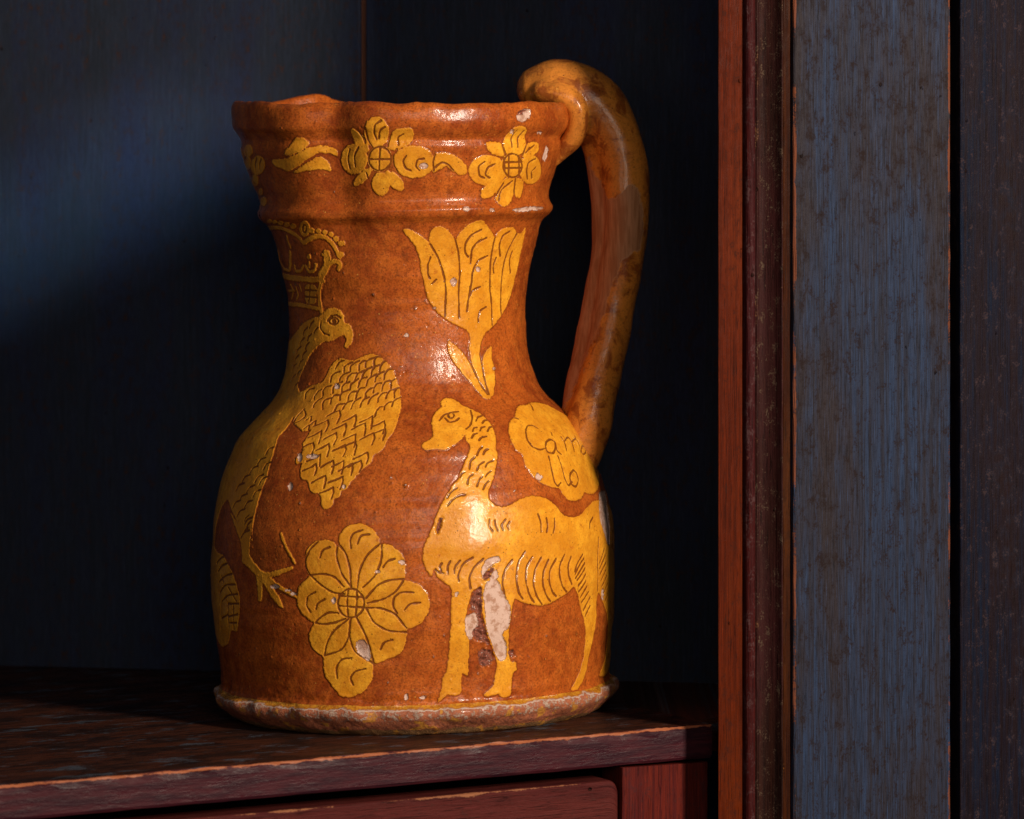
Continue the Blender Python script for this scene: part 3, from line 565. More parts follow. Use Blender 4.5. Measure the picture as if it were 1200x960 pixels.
class NT:
    """small node-tree writer"""
    def __init__(s, name):
        s.m = bpy.data.materials.new(name); s.m.use_nodes = True; s.t = s.m.node_tree; s.n = s.t.nodes; s.b = s.n['Principled BSDF']
    def node(s, kind, **kw):
        n = s.n.new(kind)
        for k, v in kw.items(): setattr(n, k, v)
        return n
    def put(s, sock, v):
        if v is None: return
        if hasattr(v, 'is_output'): s.t.links.new(v, sock)
        elif isinstance(v, (tuple, list)) and sock.type == 'RGBA': sock.default_value = (*v[:3], 1)
        else: sock.default_value = v
    def attr(s, name, vec=False):
        n = s.node('ShaderNodeAttribute', attribute_name=name); return n.outputs['Vector'] if vec else n.outputs['Fac']
    def coord(s): return s.node('ShaderNodeTexCoord').outputs['Object']
    def scale(s, v, sc):
        n = s.node('ShaderNodeMapping'); s.put(n.inputs['Vector'], v); n.inputs['Scale'].default_value = sc if isinstance(sc, tuple) else (sc,)*3; return n.outputs[0]
    def noise(s, v, scale, detail=4, rough=0.55, dist=0):
        n = s.node('ShaderNodeTexNoise'); s.put(n.inputs['Vector'], v); n.inputs['Scale'].default_value = scale; n.inputs['Detail'].default_value = detail
        n.inputs['Roughness'].default_value = rough; n.inputs['Distortion'].default_value = dist; return n.outputs['Fac']
    def voro(s, v, scale, feature='F1', out='Distance'):
        n = s.node('ShaderNodeTexVoronoi', feature=feature); s.put(n.inputs['Vector'], v); n.inputs['Scale'].default_value = scale; return n.outputs[out]
    def ss(s, x, a, b, lo=0.0, hi=1.0):
        n = s.node('ShaderNodeMapRange', interpolation_type='SMOOTHSTEP'); s.put(n.inputs['Value'], x)
        n.inputs['From Min'].default_value = a; n.inputs['From Max'].default_value = b; n.inputs['To Min'].default_value = lo; n.inputs['To Max'].default_value = hi; return n.outputs[0]
    def math(s, op, a, b=None, c=None):
        n = s.node('ShaderNodeMath', operation=op); s.put(n.inputs[0], a); s.put(n.inputs[1], b)
        if c is not None: s.put(n.inputs[2], c)
        return n.outputs[0]
    def mix(s, f, a, b, mode='MIX'):
        n = s.node('ShaderNodeMix', data_type='RGBA', blend_type=mode); s.put(n.inputs[0], f); s.put(n.inputs[6], a); s.put(n.inputs[7], b); return n.outputs[2]
    def mixf(s, f, a, b):
        n = s.node('ShaderNodeMix', data_type='FLOAT'); s.put(n.inputs[0], f); s.put(n.inputs[2], a); s.put(n.inputs[3], b); return n.outputs[0]
    def sep(s, v):
        n = s.node('ShaderNodeSeparateXYZ'); s.put(n.inputs[0], v); return n.outputs
    def bump(s, h, dist, strength=1.0, normal=None):
        n = s.node('ShaderNodeBump'); s.put(n.inputs['Height'], h); n.inputs['Distance'].default_value = dist; n.inputs['Strength'].default_value = strength
        s.put(n.inputs['Normal'], normal); return n.outputs[0]
    def out(s, color, rough, normal=None, spec=0.5, coat=0, coat_rough=0.1, coat_normal=None):
        s.put(s.b.inputs['Base Color'], color); s.put(s.b.inputs['Roughness'], rough); s.put(s.b.inputs['Normal'], normal)
        s.put(s.b.inputs['Specular IOR Level'], spec); s.put(s.b.inputs['Coat Weight'], coat); s.put(s.b.inputs['Coat Roughness'], coat_rough)
        s.put(s.b.inputs['Coat Normal'], coat_normal); return s.m

# ------------------------------------------------------------------ materials
def glaze_material(handle=False):
    t = NT('amber_glaze_on_handle' if handle else 'slip_and_amber_glaze')
    co = t.scale(t.coord(), 1000.0)            # millimetres
    big = t.noise(co, 0.035, 4, 0.6); mid = t.noise(co, 0.16, 5, 0.62); fine = t.noise(co, 1.1, 4, 0.65); grit = t.noise(co, 2.6, 2, 0.6)
    g = t.mix(t.ss(big, 0.34, 0.66), (0.29, 0.048, 0.0085), (0.47, 0.100, 0.0130))
    g = t.mix(t.ss(mid, 0.38, 0.70, 0.0, 0.62), g, (0.60, 0.148, 0.018))
    g = t.mix(t.ss(t.noise(t.scale(co, (1, 1, 0.55)), 0.31, 5, 0.7), 0.50, 0.74, 0.0, 0.65), g, (0.115, 0.024, 0.006))
    g = t.mix(t.ss(fine, 0.42, 0.66, 0.0, 0.62), g, (0.12, 0.026, 0.005))
    g = t.mix(t.ss(grit, 0.56, 0.75, 0.0, 0.35), g, (0.55, 0.20, 0.02))
    if handle:
        g = t.mix(t.ss(t.noise(co, 0.09, 5, 0.65, 0.6), 0.48, 0.60, 0.0, 0.8), (0.64, 0.215, 0.030), (0.22, 0.042, 0.009))
        g = t.mix(t.ss(t.noise(co, 0.33, 4, 0.6), 0.52, 0.66, 0.0, 0.7), g, (0.48, 0.17, 0.024))
        g = t.mix(t.ss(fine, 0.50, 0.72, 0.0, 0.5), g, (0.10, 0.028, 0.008))
    # dark iron specks and yellow specks
    vs_ = t.voro(co, 0.42); v2 = t.voro(t.scale(co, (1.03, 1.0, 0.97)), 0.36)
    pick = t.ss(t.noise(co, 0.21, 3), 0.50, 0.60)
    dark = t.math('MULTIPLY', t.ss(vs_, 0.10, 0.17, 1, 0), pick)
    yel = t.math('MULTIPLY', t.ss(v2, 0.08, 0.15, 1, 0), t.ss(t.noise(co, 0.27, 3), 0.53, 0.60))
    g = t.mix(t.math('MULTIPLY', yel, 0.75), g, (0.66, 0.34, 0.07))
    bumps = t.math('MULTIPLY', fine, 0.5)
    wob = t.math('SUBTRACT', t.noise(co, 1.5, 3, 0.6), 0.5)
    if not handle:
        slip = t.math('ADD', t.attr('slip'), t.math('MULTIPLY', wob, 0.55))
        cut = t.math('ADD', t.attr('cut'), t.math('MULTIPLY', wob, 0.42))
        y = t.mix(t.ss(mid, 0.34, 0.70), (0.70, 0.262, 0.014), (0.86, 0.385, 0.024))
        y = t.mix(t.ss(big, 0.44, 0.60, 0.0, 0.6), y, (0.58, 0.200, 0.012))
        y = t.mix(t.ss(fine, 0.46, 0.68, 0.0, 0.55), y, (0.44, 0.16, 0.012))
        y = t.mix(t.ss(grit, 0.58, 0.72, 0.0, 0.35), y, (0.86, 0.52, 0.10))
        halo = t.math('MULTIPLY', t.ss(slip, -1.3, -0.1), t.ss(slip, 0.05, -0.02))
        g = t.mix(t.math('MULTIPLY', halo, 0.35), g, (0.085, 0.017, 0.004))
        y = t.mix(t.math('MULTIPLY', t.ss(t.math('ADD', slip, t.math('MULTIPLY', mid, 1.6)), 2.3, 0.4), 0.42), y, (0.55, 0.19, 0.014))
        y = t.mix(t.ss(t.noise(co, 0.4, 4, 0.6), 0.50, 0.70, 0.0, 0.35), y, (0.50, 0.17, 0.012))
        y = t.mix(t.ss(t.noise(co, 0.22, 6, 0.72), 0.57, 0.70, 0.0, 0.6), y, g)
        c = t.mix(t.ss(slip, -0.14, 0.18), g, y)
        inc = t.math('MULTIPLY', t.ss(cut, 0.16, -0.12), t.ss(slip, -0.3, 0.3))
        c = t.mix(t.math('MULTIPLY', inc, 0.90), c, (0.165, 0.036, 0.007))
    else: c = g; inc = 0.0
    c = t.mix(t.math('MULTIPLY', dark, 0.8), c, (0.030, 0.012, 0.006))
    rough = t.mixf(t.ss(mid, 0.3, 0.7), 0.24, 0.40); coat = 0.0
    if handle:
        raw = t.math('ADD', t.attr('raw'), t.math('MULTIPLY', t.math('SUBTRACT', mid, 0.5), 7.0))
        strk = t.noise(t.scale(co, (1, 1, 0.09)), 0.55, 4, 0.6)
        rc = t.mix(t.ss(strk, 0.35, 0.65), (0.33, 0.125, 0.048), (0.48, 0.21, 0.095))
        rm = t.ss(raw, -0.15, 0.15); lip = t.math('MULTIPLY', t.ss(raw, -0.7, -0.1), t.ss(raw, 0.5, 0.1))
        c = t.mix(rm, c, rc); c = t.mix(t.math('MULTIPLY', lip, 0.5), c, (0.52, 0.27, 0.13)); rough = t.mixf(rm, rough, 0.62)
        bumps = t.math('ADD', bumps, t.math('MULTIPLY', rm, -0.8))
    else:
        chip = t.math('ADD', t.attr('chip'), t.math('MULTIPLY', t.math('SUBTRACT', t.noise(co, 0.8, 4, 0.65), 0.5), 2.6))
        rust = t.math('ADD', t.attr('rust'), t.math('MULTIPLY', t.math('SUBTRACT', t.noise(co, 0.7, 4, 0.7), 0.5), 4.2))
        cm = t.ss(chip, -0.06, 0.10); rm = t.ss(rust, 0.15, 0.45)
        cc = t.mix(t.ss(t.noise(co, 0.28, 5, 0.65), 0.46, 0.62), (0.66, 0.44, 0.35), (0.44, 0.23, 0.15))
        rc = t.mix(t.ss(t.noise(co, 1.3, 4, 0.7), 0.38, 0.64), (0.30, 0.085, 0.050), (0.10, 0.035, 0.020))
        c = t.mix(t.math('MULTIPLY', t.ss(chip, -0.42, -0.12), 0.75), c, (0.13, 0.045, 0.022)); c = t.mix(cm, c, cc); c = t.mix(rm, c, rc)
        bare = t.math('MAXIMUM', cm, rm); rough = t.mixf(bare, rough, 0.6)
        bumps = t.math('ADD', bumps, t.math('MULTIPLY', bare, t.math('MULTIPLY', t.noise(co, 1.8, 4, 0.8), 1.3)))
    pit = t.math('MULTIPLY', t.ss(t.voro(co, 0.55), 0.05, 0.20, -1.2, 0), pick)
    h = t.math('ADD', t.math('ADD', bumps, pit), t.math('MULTIPLY', mid, 2.2))
    if not handle:
        h = t.math('ADD', h, t.math('MULTIPLY', inc, -1.3)); h = t.math('ADD', h, t.ss(slip, -0.2, 0.2, 0, 0.4))
    nrm = t.bump(h, 0.00022, 0.9)
    return t.out(c, rough, nrm, spec=0.16, coat=t.math('MULTIPLY', t.math('SUBTRACT', 1.0, rm), 0.35) if handle else 0.24, coat_rough=0.12 if handle else 0.06, coat_normal=t.bump(t.math('ADD', mid, t.math('MULTIPLY', fine, 0.30)), 0.00022, 0.8))

def foot_material():
    t = NT('worn_earthenware_foot'); co = t.scale(t.coord(), 1000.0)
    z = t.sep(co)[2]
    n1 = t.noise(co, 0.10, 5, 0.65); n2 = t.noise(co, 0.45, 5, 0.7); n3 = t.noise(co, 1.6, 4, 0.7)
    zz = t.math('ADD', z, t.math('MULTIPLY', t.math('SUBTRACT', n1, 0.5), 5.5)); zz = t.math('ADD', zz, t.math('MULTIPLY', t.math('SUBTRACT', n2, 0.5), 2.0))
    clay = t.mix(t.ss(n2, 0.36, 0.64), (0.42, 0.115, 0.042), (0.22, 0.055, 0.026))
    clay = t.mix(t.ss(n3, 0.48, 0.68, 0, 0.7), clay, (0.40, 0.17, 0.10))
    pale = t.mix(t.ss(n3, 0.4, 0.6), (0.50, 0.36, 0.27), (0.30, 0.17, 0.12))
    amber = t.mix(t.ss(n2, 0.4, 0.62), (0.62, 0.28, 0.025), (0.40, 0.13, 0.012))
    olive = t.mix(t.ss(n2, 0.4, 0.6), (0.16, 0.075, 0.025), (0.24, 0.11, 0.035))
    c = t.mix(t.ss(zz, 2.6, 3.4), olive, clay)
    c = t.mix(t.math('MULTIPLY', t.ss(n2, 0.51, 0.57), t.ss(zz, 7.5, 9.0)), c, pale)
    c = t.mix(t.math('MULTIPLY', t.ss(t.noise(co, 0.16, 4, 0.6), 0.585, 0.62), 0.8), c, amber)
    edge = t.math('MULTIPLY', t.ss(zz, 12.4, 12.7), t.ss(zz, 13.3, 12.9))
    c = t.mix(t.math('MULTIPLY', edge, 0.8), c, (0.58, 0.44, 0.36)); top = t.ss(zz, 13.1, 13.6)
    c = t.mix(top, c, amber)
    rough = t.mixf(top, 0.65, 0.2); h = t.math('ADD', t.math('MULTIPLY', n2, 2.5), t.math('MULTIPLY', n3, t.mixf(top, 1.3, 0.2)))
    return t.out(c, rough, t.bump(h, 0.0003, 1.0), coat=t.math('MULTIPLY', t.math('MAXIMUM', top, 0.25), 0.6))

def wood(name, tones, wear_col, fleck=None, streak=1.0, rough=(0.42, 0.65), blotch=None, bstr=0.00025, wear_amt=1.0, fleck_lo=0.60, spec=0.4, streaky=1.0):
    """tones: three paint colours along the grain; 'grain' attribute: x along the grain (m)"""
    t = NT(name); gco = t.scale(t.attr('grain', True), 1000.0)
    st = t.noise(t.scale(gco, (0.012*streak, 1, 1)), 0.55, 5, 0.68); st2 = t.noise(t.scale(gco, (0.025*streak, 1, 1)), 1.7, 4, 0.7)
    bl = t.noise(t.scale(gco, (0.16, 1, 1)), 0.032, 5, 0.62, 0.4); sm = t.noise(t.scale(gco, (0.6, 1, 1)), 0.22, 5, 0.7); fn = t.noise(gco, 1.2, 4, 0.7)
    c = t.mix(t.ss(st, 0.36, 0.64), tones[0], tones[1])
    c = t.mix(t.ss(t.math('ADD', t.math('MULTIPLY', bl, 0.7), t.math('MULTIPLY', st2, 0.3)), 0.44, 0.60), c, tones[2])
    c = t.mix(t.ss(st2, 0.48, 0.66, 0, 0.75*streaky), c, tuple(0.30*x for x in tones[1]))
    c = t.mix(t.ss(t.noise(t.scale(gco, (0.10, 1, 1)), 0.9, 3, 0.6), 0.60, 0.68, 0, 0.7*streaky), c, tuple(0.45*x for x in tones[1]))
    c = t.mix(t.ss(t.noise(t.scale(gco, (0.03, 1, 1)), 2.3, 2, 0.5), 0.60, 0.70, 0, 0.35), c, tuple(min(1, 2.0*x) for x in tones[0]))
    if blotch: c = t.mix(t.ss(t.math('ADD', t.math('MULTIPLY', sm, 0.6), t.math('MULTIPLY', bl, 0.4)), 0.50, 0.64, 0, 0.6), c, blotch)
    if fleck: c = t.mix(t.ss(t.math('ADD', t.math('MULTIPLY', fn, 0.45), t.math('MULTIPLY', sm, 0.55)), fleck_lo-0.06, fleck_lo+0.03, 0, 0.75), c, fleck)
    w = t.math('ADD', t.attr('wear'), t.math('MULTIPLY', t.math('SUBTRACT', t.math('ADD', t.math('MULTIPLY', sm, 0.5), t.math('MULTIPLY', fn, 0.5)), 0.5), 1.6)); w = t.math('ADD', w, t.math('MULTIPLY', t.math('SUBTRACT', t.noise(gco, 0.035, 3, 0.6), 0.52), 2.2))
    wm = t.ss(w, 0.80, 1.02, 0, 0.8*wear_amt); c = t.mix(wm, c, wear_col)
    dent = t.ss(t.voro(t.scale(gco, (0.8, 1, 1)), 0.085), 0.03, 0.09, 1, 0); dent = t.math('MULTIPLY', dent, t.ss(sm, 0.50, 0.56))
    c = t.mix(t.math('MULTIPLY', dent, 0.85), c, (0.012, 0.006, 0.004))
    h = t.math('ADD', t.math('MULTIPLY', st2, 0.8), t.math('MULTIPLY', st, 0.7)); h = t.math('ADD', h, t.math('MULTIPLY', fn, 0.45)); h = t.math('ADD', h, t.math('MULTIPLY', dent, -3.0)); h = t.math('ADD', h, t.math('MULTIPLY', sm, 1.0))
    return t.out(c, t.mixf(t.ss(sm, 0.35, 0.65), *rough), t.bump(h, bstr, 1.0), spec=spec*0.14)

# ------------------------------------------------------------------ the jug
JUG = empty('earthenware_jug', (BX, BY, 0.0), (0, -TILT, 0))
JUG['label'] = 'amber glazed earthenware jug with yellow slip camel, eagle, tulip and flowers on the shelf'; JUG['category'] = 'jug'

def pts(txt): return np.array([[float(v) for v in p.split(',')] for p in txt.split()])
def chaikin(p, closed, q=0.18):
    a = p; b = np.roll(p, -1, axis=0) if closed else p[1:]
    a = a if closed else p[:-1]
    o = np.empty((2*len(a), 2)); o[0::2] = a*(1-q)+b*q; o[1::2] = a*q+b*(1-q)
    if not closed: o[0] = p[0]; o[-1] = p[-1]
    return o
def smooth_line(p, closed=False, n=2):
    for _ in range(n): p = chaikin(p, closed)
    return p

# grid columns (degrees) and rows (mm along the profile)
TH = np.r_[np.arange(15, 165, 2.0), np.arange(165, 375, 0.25)]
SR = np.r_[0, 15, 35, 60, 78, np.arange(85, 100, 1.0), np.arange(100, S_CREST+14, 0.42), np.arange(S_CREST+14.4, S_T[-1], 4.0), S_T[-1]]
nT, nS = len(TH), len(SR)
RS = np.interp(SR, S_T, R_T); COLS = TH
BIG = 60.0
slip = np.full((nT, nS), -BIG); cut = np.full((nT, nS), BIG); chip = np.full((nT, nS), -BIG); rust = np.full((nT, nS), -BIG)
motif_id = np.full((nT, nS), -1, dtype=np.int16)
def window(p, pad):
    t0, t1 = p[:, 0].min(), p[:, 0].max(); s0, s1 = p[:, 1].min()-pad, p[:, 1].max()+pad
    r = max(40.0, np.interp((s0+s1)/2, S_T, R_T)); dp = math.degrees(pad/r)*1.3
    return slice(max(0, np.searchsorted(TH, t0-dp)), min(nT, np.searchsorted(TH, t1+dp)+1)), slice(max(0, np.searchsorted(SR, s0)), min(nS, np.searchsorted(SR, s1)+1))
def seg_dist(p, wt, ws, closed):
    th = TH[wt][:, None]; s = SR[ws][None, :]; k = np.radians(1)*RS[ws][None, :]
    d2 = np.full((th.shape[0], s.shape[1]), 1e9); q = np.roll(p, -1, axis=0) if closed else p[1:]
    for a, b in zip(p[:len(q)], q):
        ax = (a[0]-th)*k; ay = a[1]-s; bx = (b[0]-th)*k; by = b[1]-s
        dx = bx-ax; dy = by-ay; L = dx*dx+dy*dy+1e-9
        u = np.clip(-(ax*dx+ay*dy)/L, 0, 1); d2 = np.minimum(d2, (ax+u*dx)**2+(ay+u*dy)**2)
    return np.sqrt(d2)
def inside(p, wt, ws):
    th = TH[wt][:, None]; s = SR[ws][None, :]; ins = np.zeros((th.shape[0], s.shape[1]), dtype=bool)
    for a, b in zip(p, np.roll(p, -1, axis=0)):
        if a[1] == b[1]: continue
        m = (a[1] > s) != (b[1] > s); ins ^= m & (th < (b[0]-a[0])*(s-a[1])/(b[1]-a[1])+a[0])
    return ins
def fill(field, p, pad=2.5, mid=None, grow=0.0):
    wt, ws = window(p, pad); d = seg_dist(p, wt, ws, True); d = np.where(inside(p, wt, ws), d, -d)+grow
    new = d > field[wt, ws]; field[wt, ws] = np.maximum(field[wt, ws], d)
    if mid is not None: motif_id[wt, ws][new] = mid
NAMES = list(MOTIFS)
for mi, n in enumerate(NAMES):
    fills, ridges, cuts = MOTIFS[n]
    for f in fills: fill(slip, smooth_line(pts(f), True, 1), mid=mi, grow=0.42 if n[:3] == 'rim' else 0.15)
    for f, w in ridges:
        p = smooth_line(pts(f)); wt, ws = window(p, w+2.5); d = w-seg_dist(p, wt, ws, False)
        new = d > slip[wt, ws]; slip[wt, ws] = np.maximum(slip[wt, ws], d); motif_id[wt, ws][new] = mi
    for f in cuts:
        p = smooth_line(pts(f)); wt, ws = window(p, 2.5); d = seg_dist(p, wt, ws, False)-0.41
        cut[wt, ws] = np.minimum(cut[wt, ws], d)
for f in CHIPS: fill(chip, smooth_line(pts(f), True, 1))
for f in RUST: fill(rust, smooth_line(pts(f), True, 1))
gT, gS = np.meshgrid(TH, SR, indexing='ij')
x, y, z = form(gT, gS); P = np.stack([x, y, z], -1)
def grid_normals(P):
    a = np.roll(P, -1, axis=0)-np.roll(P, 1, axis=0); b = np.empty_like(P); b[:, 1:-1] = P[:, 2:]-P[:, :-2]; b[:, 0] = P[:, 1]-P[:, 0]; b[:, -1] = P[:, -1]-P[:, -2]
    n = np.cross(a, b); L = np.linalg.norm(n, axis=-1, keepdims=True); return np.where(L > 1e-9, n/np.maximum(L, 1e-9), 0)
N = grid_normals(P)
sst = lambda v, a, b: smooth(v, a, b)
def soft_noise(step_t, step_s, seed):
    r_ = np.random.RandomState(seed); a = r_.rand(int(400/step_t)+3, int(900/step_s)+3); u = gT/step_t; v = gS/step_s
    i = u.astype(int); j = v.astype(int); fu = u-i; fv = v-j; fu = fu*fu*(3-2*fu); fv = fv*fv*(3-2*fv)
    return (a[i, j]*(1-fu)+a[i+1, j]*fu)*(1-fv)+(a[i, j+1]*(1-fu)+a[i+1, j+1]*fu)*fv-0.5
slip += np.where(slip > -2.5, 0.55*soft_noise(0.9, 1.3, 5)+0.45*soft_noise(0.42, 0.6, 6), 0)
cut += 0.34*soft_noise(1.6, 2.4, 41)+0.22*soft_noise(0.6, 0.9, 42)
relief = 0.24*sst(slip, -0.30, 0.25) + 0.06*np.exp(-((slip-0.5)/0.5)**2)*(slip > -1) - 0.06*np.exp(-((slip+0.6)/0.5)**2)
relief += 0.30*soft_noise(70, 3.2, 31)*(slip < 0.5)+0.22*soft_noise(40, 7, 32)+0.40*soft_noise(9, 14, 1)+0.10*soft_noise(3.2, 5.0, 2)+0.05*soft_noise(0.9, 1.5, 3)
relief -= 0.26*sst(-cut, -0.30, 0.2)*(slip > -0.3)
relief -= 0.55*sst(chip, -0.3, 0.5) + 0.9*sst(rust, -0.4, 1.2)
relief += sst(rust, -0.8, 0.6)*(1.6*soft_noise(1.1, 1.7, 8)+0.9*soft_noise(0.5, 0.8, 9))
for th0, s0, r0 in PIMPLES:
    i = slice(np.searchsorted(TH, th0-3), np.searchsorted(TH, th0+3)); j = slice(np.searchsorted(SR, s0-4), np.searchsorted(SR, s0+4))
    d = np.hypot((TH[i][:, None]-th0)*np.radians(1)*RS[j][None], SR[j][None]-s0)
    relief[i, j] += 0.55*r0*np.exp(-(d/(0.75*r0))**2); chip[i, j] = np.maximum(chip[i, j], 0.30*r0-d-0.1)
# small random grit and pinholes pressed into the glaze
for _ in range(420):
    th0 = rng.uniform(170, 370); s0 = rng.uniform(112, S_CREST-2); r0 = rng.uniform(0.28, 0.75); sgn = rng.choice([-1, 1, 1])
    i = slice(np.searchsorted(TH, th0-2), np.searchsorted(TH, th0+2)); j = slice(np.searchsorted(SR, s0-2.5), np.searchsorted(SR, s0+2.5))
    d = np.hypot((TH[i][:, None]-th0)*np.radians(1)*RS[j][None], SR[j][None]-s0)
    relief[i, j] += sgn*0.42*r0*np.exp(-(d/(0.8*r0))**2)
relief += (gS < 118)*(gS > 86)*(0.35*soft_noise(1.6, 2.2, 21)+0.10*soft_noise(0.7, 1.0, 22)+0.9*soft_noise(6, 5, 23))*sst(gS, 86, 90)*(1-sst(gS, 112, 118))
# worn rim: little nicks along the lip
lip = np.exp(-((gS-S_CREST)/4.5)**2)
relief += lip*(0.9*soft_noise(9, 6, 11)+0.7*soft_noise(3.1, 3, 12))
P = P+N*relief[..., None]; N = grid_normals(P)
idx = np.arange(nT*nS).reshape(nT, nS); i2 = np.roll(idx, -1, axis=0)
quads = np.stack([idx[:, :-1], i2[:, :-1], i2[:, 1:], idx[:, 1:]], -1).reshape(-1, 4)
vP = (P/1000).reshape(-1, 3).astype(np.float32); vN = N.reshape(-1, 3).astype(np.float32)
A = {k: v.reshape(-1).astype(np.float32) for k, v in dict(slip=slip, cut=cut, chip=chip, rust=rust).items()}
sq = A['slip'][quads].mean(1); mq = motif_id.reshape(-1)[quads].max(1); hs = gS.reshape(-1)[quads].mean(1)
S_FOOT = float(S_T[np.argmax((S_T > 90) & (H_T > 14.8))])
part_of = np.where(sq > -0.25, mq, -1); part_of[hs < S_FOOT] = -2
MG = glaze_material(); MF = foot_material()
def cut_part(name, sel, mat, parent):
    f = quads[sel]; used, inv = np.unique(f, return_inverse=True)
    return mesh_obj(name, vP[used], inv.reshape(-1, 4), mat, parent, {k: a[used] for k, a in A.items()}, normals=vN[used])
BODY = cut_part('body', part_of == -1, MG, JUG)
cut_part('foot_rim', part_of == -2, MF, JUG)
PART_LABEL = {'camel_motif': 'yellow slip camel with hatched belly', 'tulip_motif': 'yellow slip tulip under the collar', 'large_flower_motif': 'yellow slip flower with a hanging petal',
  'eagle_motif': 'yellow slip eagle with scaled wing', 'crown_motif': 'yellow slip beaded crown above the eagle', 'rim_flower_motif': 'yellow slip flower left of the rim band', 'rim_flower_motif.001': 'yellow slip flower right of the rim band',
  'leaf_spray_motif': 'yellow slip spray of leaves beside the spout', 'leaf_motif': 'small yellow slip leaf between the rim flowers', 'bud_motif': 'yellow slip buds under the spout', 'name_cartouche': 'scalloped yellow slip cartouche with scratched script'}
for mi, n in enumerate(NAMES):
    o = cut_part(n, part_of == mi, MG, BODY); o['label'] = PART_LABEL[n]

# handle: clay rolls fused into one strap, curled over at the rim
def roll(path, n=26):
    p = np.array(path, float); t = np.r_[0, np.cumsum(np.linalg.norm(np.diff(p[:, :3], axis=0), axis=1))]
    tt = np.linspace(0, t[-1], n); m = np.gradient(p, t, axis=0); i = np.clip(np.searchsorted(t, tt)-1, 0, len(t)-2); h = (t[i+1]-t[i])[:, None]; u = ((tt-t[i])/h[:, 0])[:, None]
    return (2*u**3-3*u**2+1)*p[i]+(u**3-2*u**2+u)*h*m[i]+(-2*u**3+3*u**2)*p[i+1]+(u**3-u**2)*h*m[i+1]
verts, faces = [], []
def add_roll(path, n):
    p = roll(path, n); base = len(verts); K_ = 20
    tg = np.gradient(p[:, :3], axis=0); tg /= np.linalg.norm(tg, axis=1)[:, None]
    ends = []
    for c in (0, -1):
        e = p[c].copy(); sgn = -1 if c == 0 else 1; r = min(e[3], e[4]); ring = []
        for k in (1, 2, 3): a = k/3*math.pi/2*0.93; q = e.copy(); q[:3] += tg[c]*sgn*r*math.sin(a); q[3:] *= math.cos(a); ring.append(q)
        ends.append(ring)
    full = np.array(ends[0][::-1]+list(p)+ends[1]); tf = np.array([tg[0]]*3+list(tg)+[tg[-1]]*3)
    for q, tt in zip(full, tf):
        nx = np.array([tt[2], 0, -tt[0]]); nx /= np.linalg.norm(nx)+1e-9; ny = np.cross(tt, nx)
        for k in range(K_):
            a = 2*math.pi*k/K_; verts.append(q[:3]+nx*q[3]*math.cos(a)+ny*q[4]*math.sin(a))
    M = len(full)
    for i in range(M-1):
        for k in range(K_): a = base+i*K_+k; b = base+i*K_+(k+1) % K_; faces.append((a, b, b+K_, a+K_))
    faces.append(tuple(base+k for k in range(K_))[::-1]); faces.append(tuple(base+(M-1)*K_+k for k in range(K_)))
add_roll(MAIN_ROLL, 60); add_roll(SIDE_ROLL, 40); add_roll(CURL, 34)
me = bpy.data.meshes.new('rolls'); me.from_pydata([tuple(v/1000) for v in verts], [], faces); bm = bmesh.new(); bm.from_mesh(me); bmesh.ops.recalc_face_normals(bm, faces=bm.faces); bm.to_mesh(me); bm.free()
tmp = bpy.data.objects.new('rolls', me); scene.collection.objects.link(tmp)
md = tmp.modifiers.new('r', 'REMESH'); md.mode = 'VOXEL'; md.voxel_size = 0.0011; md.use_smooth_shade = True
sm_ = tmp.modifiers.new('s', 'SMOOTH'); sm_.factor = 0.5; sm_.iterations = 7
dg = bpy.context.evaluated_depsgraph_get(); hm = bpy.data.meshes.new_from_object(tmp.evaluated_get(dg)); bpy.data.objects.remove(tmp)
nv = len(hm.vertices); co = np.empty(nv*3, dtype=np.float32); hm.vertices.foreach_get('co', co); co = co.reshape(-1, 3)*1000
nf = len(hm.polygons); hf = np.empty(nf*4, dtype=np.int32); hm.loops.foreach_get('vertex_index', hf); hf = hf.reshape(-1, 4); bpy.data.meshes.remove(hm)
# hand-made unevenness: finger facets and lumps
c0 = co.mean(0); wv = 0.30*np.sin(co[:, 2]*0.085+co[:, 1]*0.2)+0.14*np.sin(co[:, 2]*0.19+co[:, 0]*0.23+co[:, 1]*0.3)+0.06*np.sin(co[:, 0]*0.7+co[:, 1]*0.8+co[:, 2]*0.37)
co[:, 0] += 1.2*wv; co[:, 1] += 1.0*wv
rp = np.array(RAW_PATCH); X, Z = co[:, 0], co[:, 2]; d2 = np.full(nv, 1e9); ins = np.zeros(nv, bool)
for a, b in zip(rp, np.roll(rp, -1, axis=0)):
    dx, dz = b-a; u = np.clip(((X-a[0])*dx+(Z-a[1])*dz)/(dx*dx+dz*dz), 0, 1); d2 = np.minimum(d2, (a[0]+u*dx-X)**2+(a[1]+u*dz-Z)**2)
    ins ^= ((a[1] > Z) != (b[1] > Z)) & (X < (b[0]-a[0])*(Z-a[1])/(b[1]-a[1]+1e-9)+a[0])
raw = np.where(ins, 1, -1)*np.sqrt(d2); raw[co[:, 1] > 8] -= 6
H = mesh_obj('handle', co/1000, hf, glaze_material(True), JUG, {'raw': raw}); H['label'] = 'thick rolled clay handle curling over the rim, part of its glaze missing'

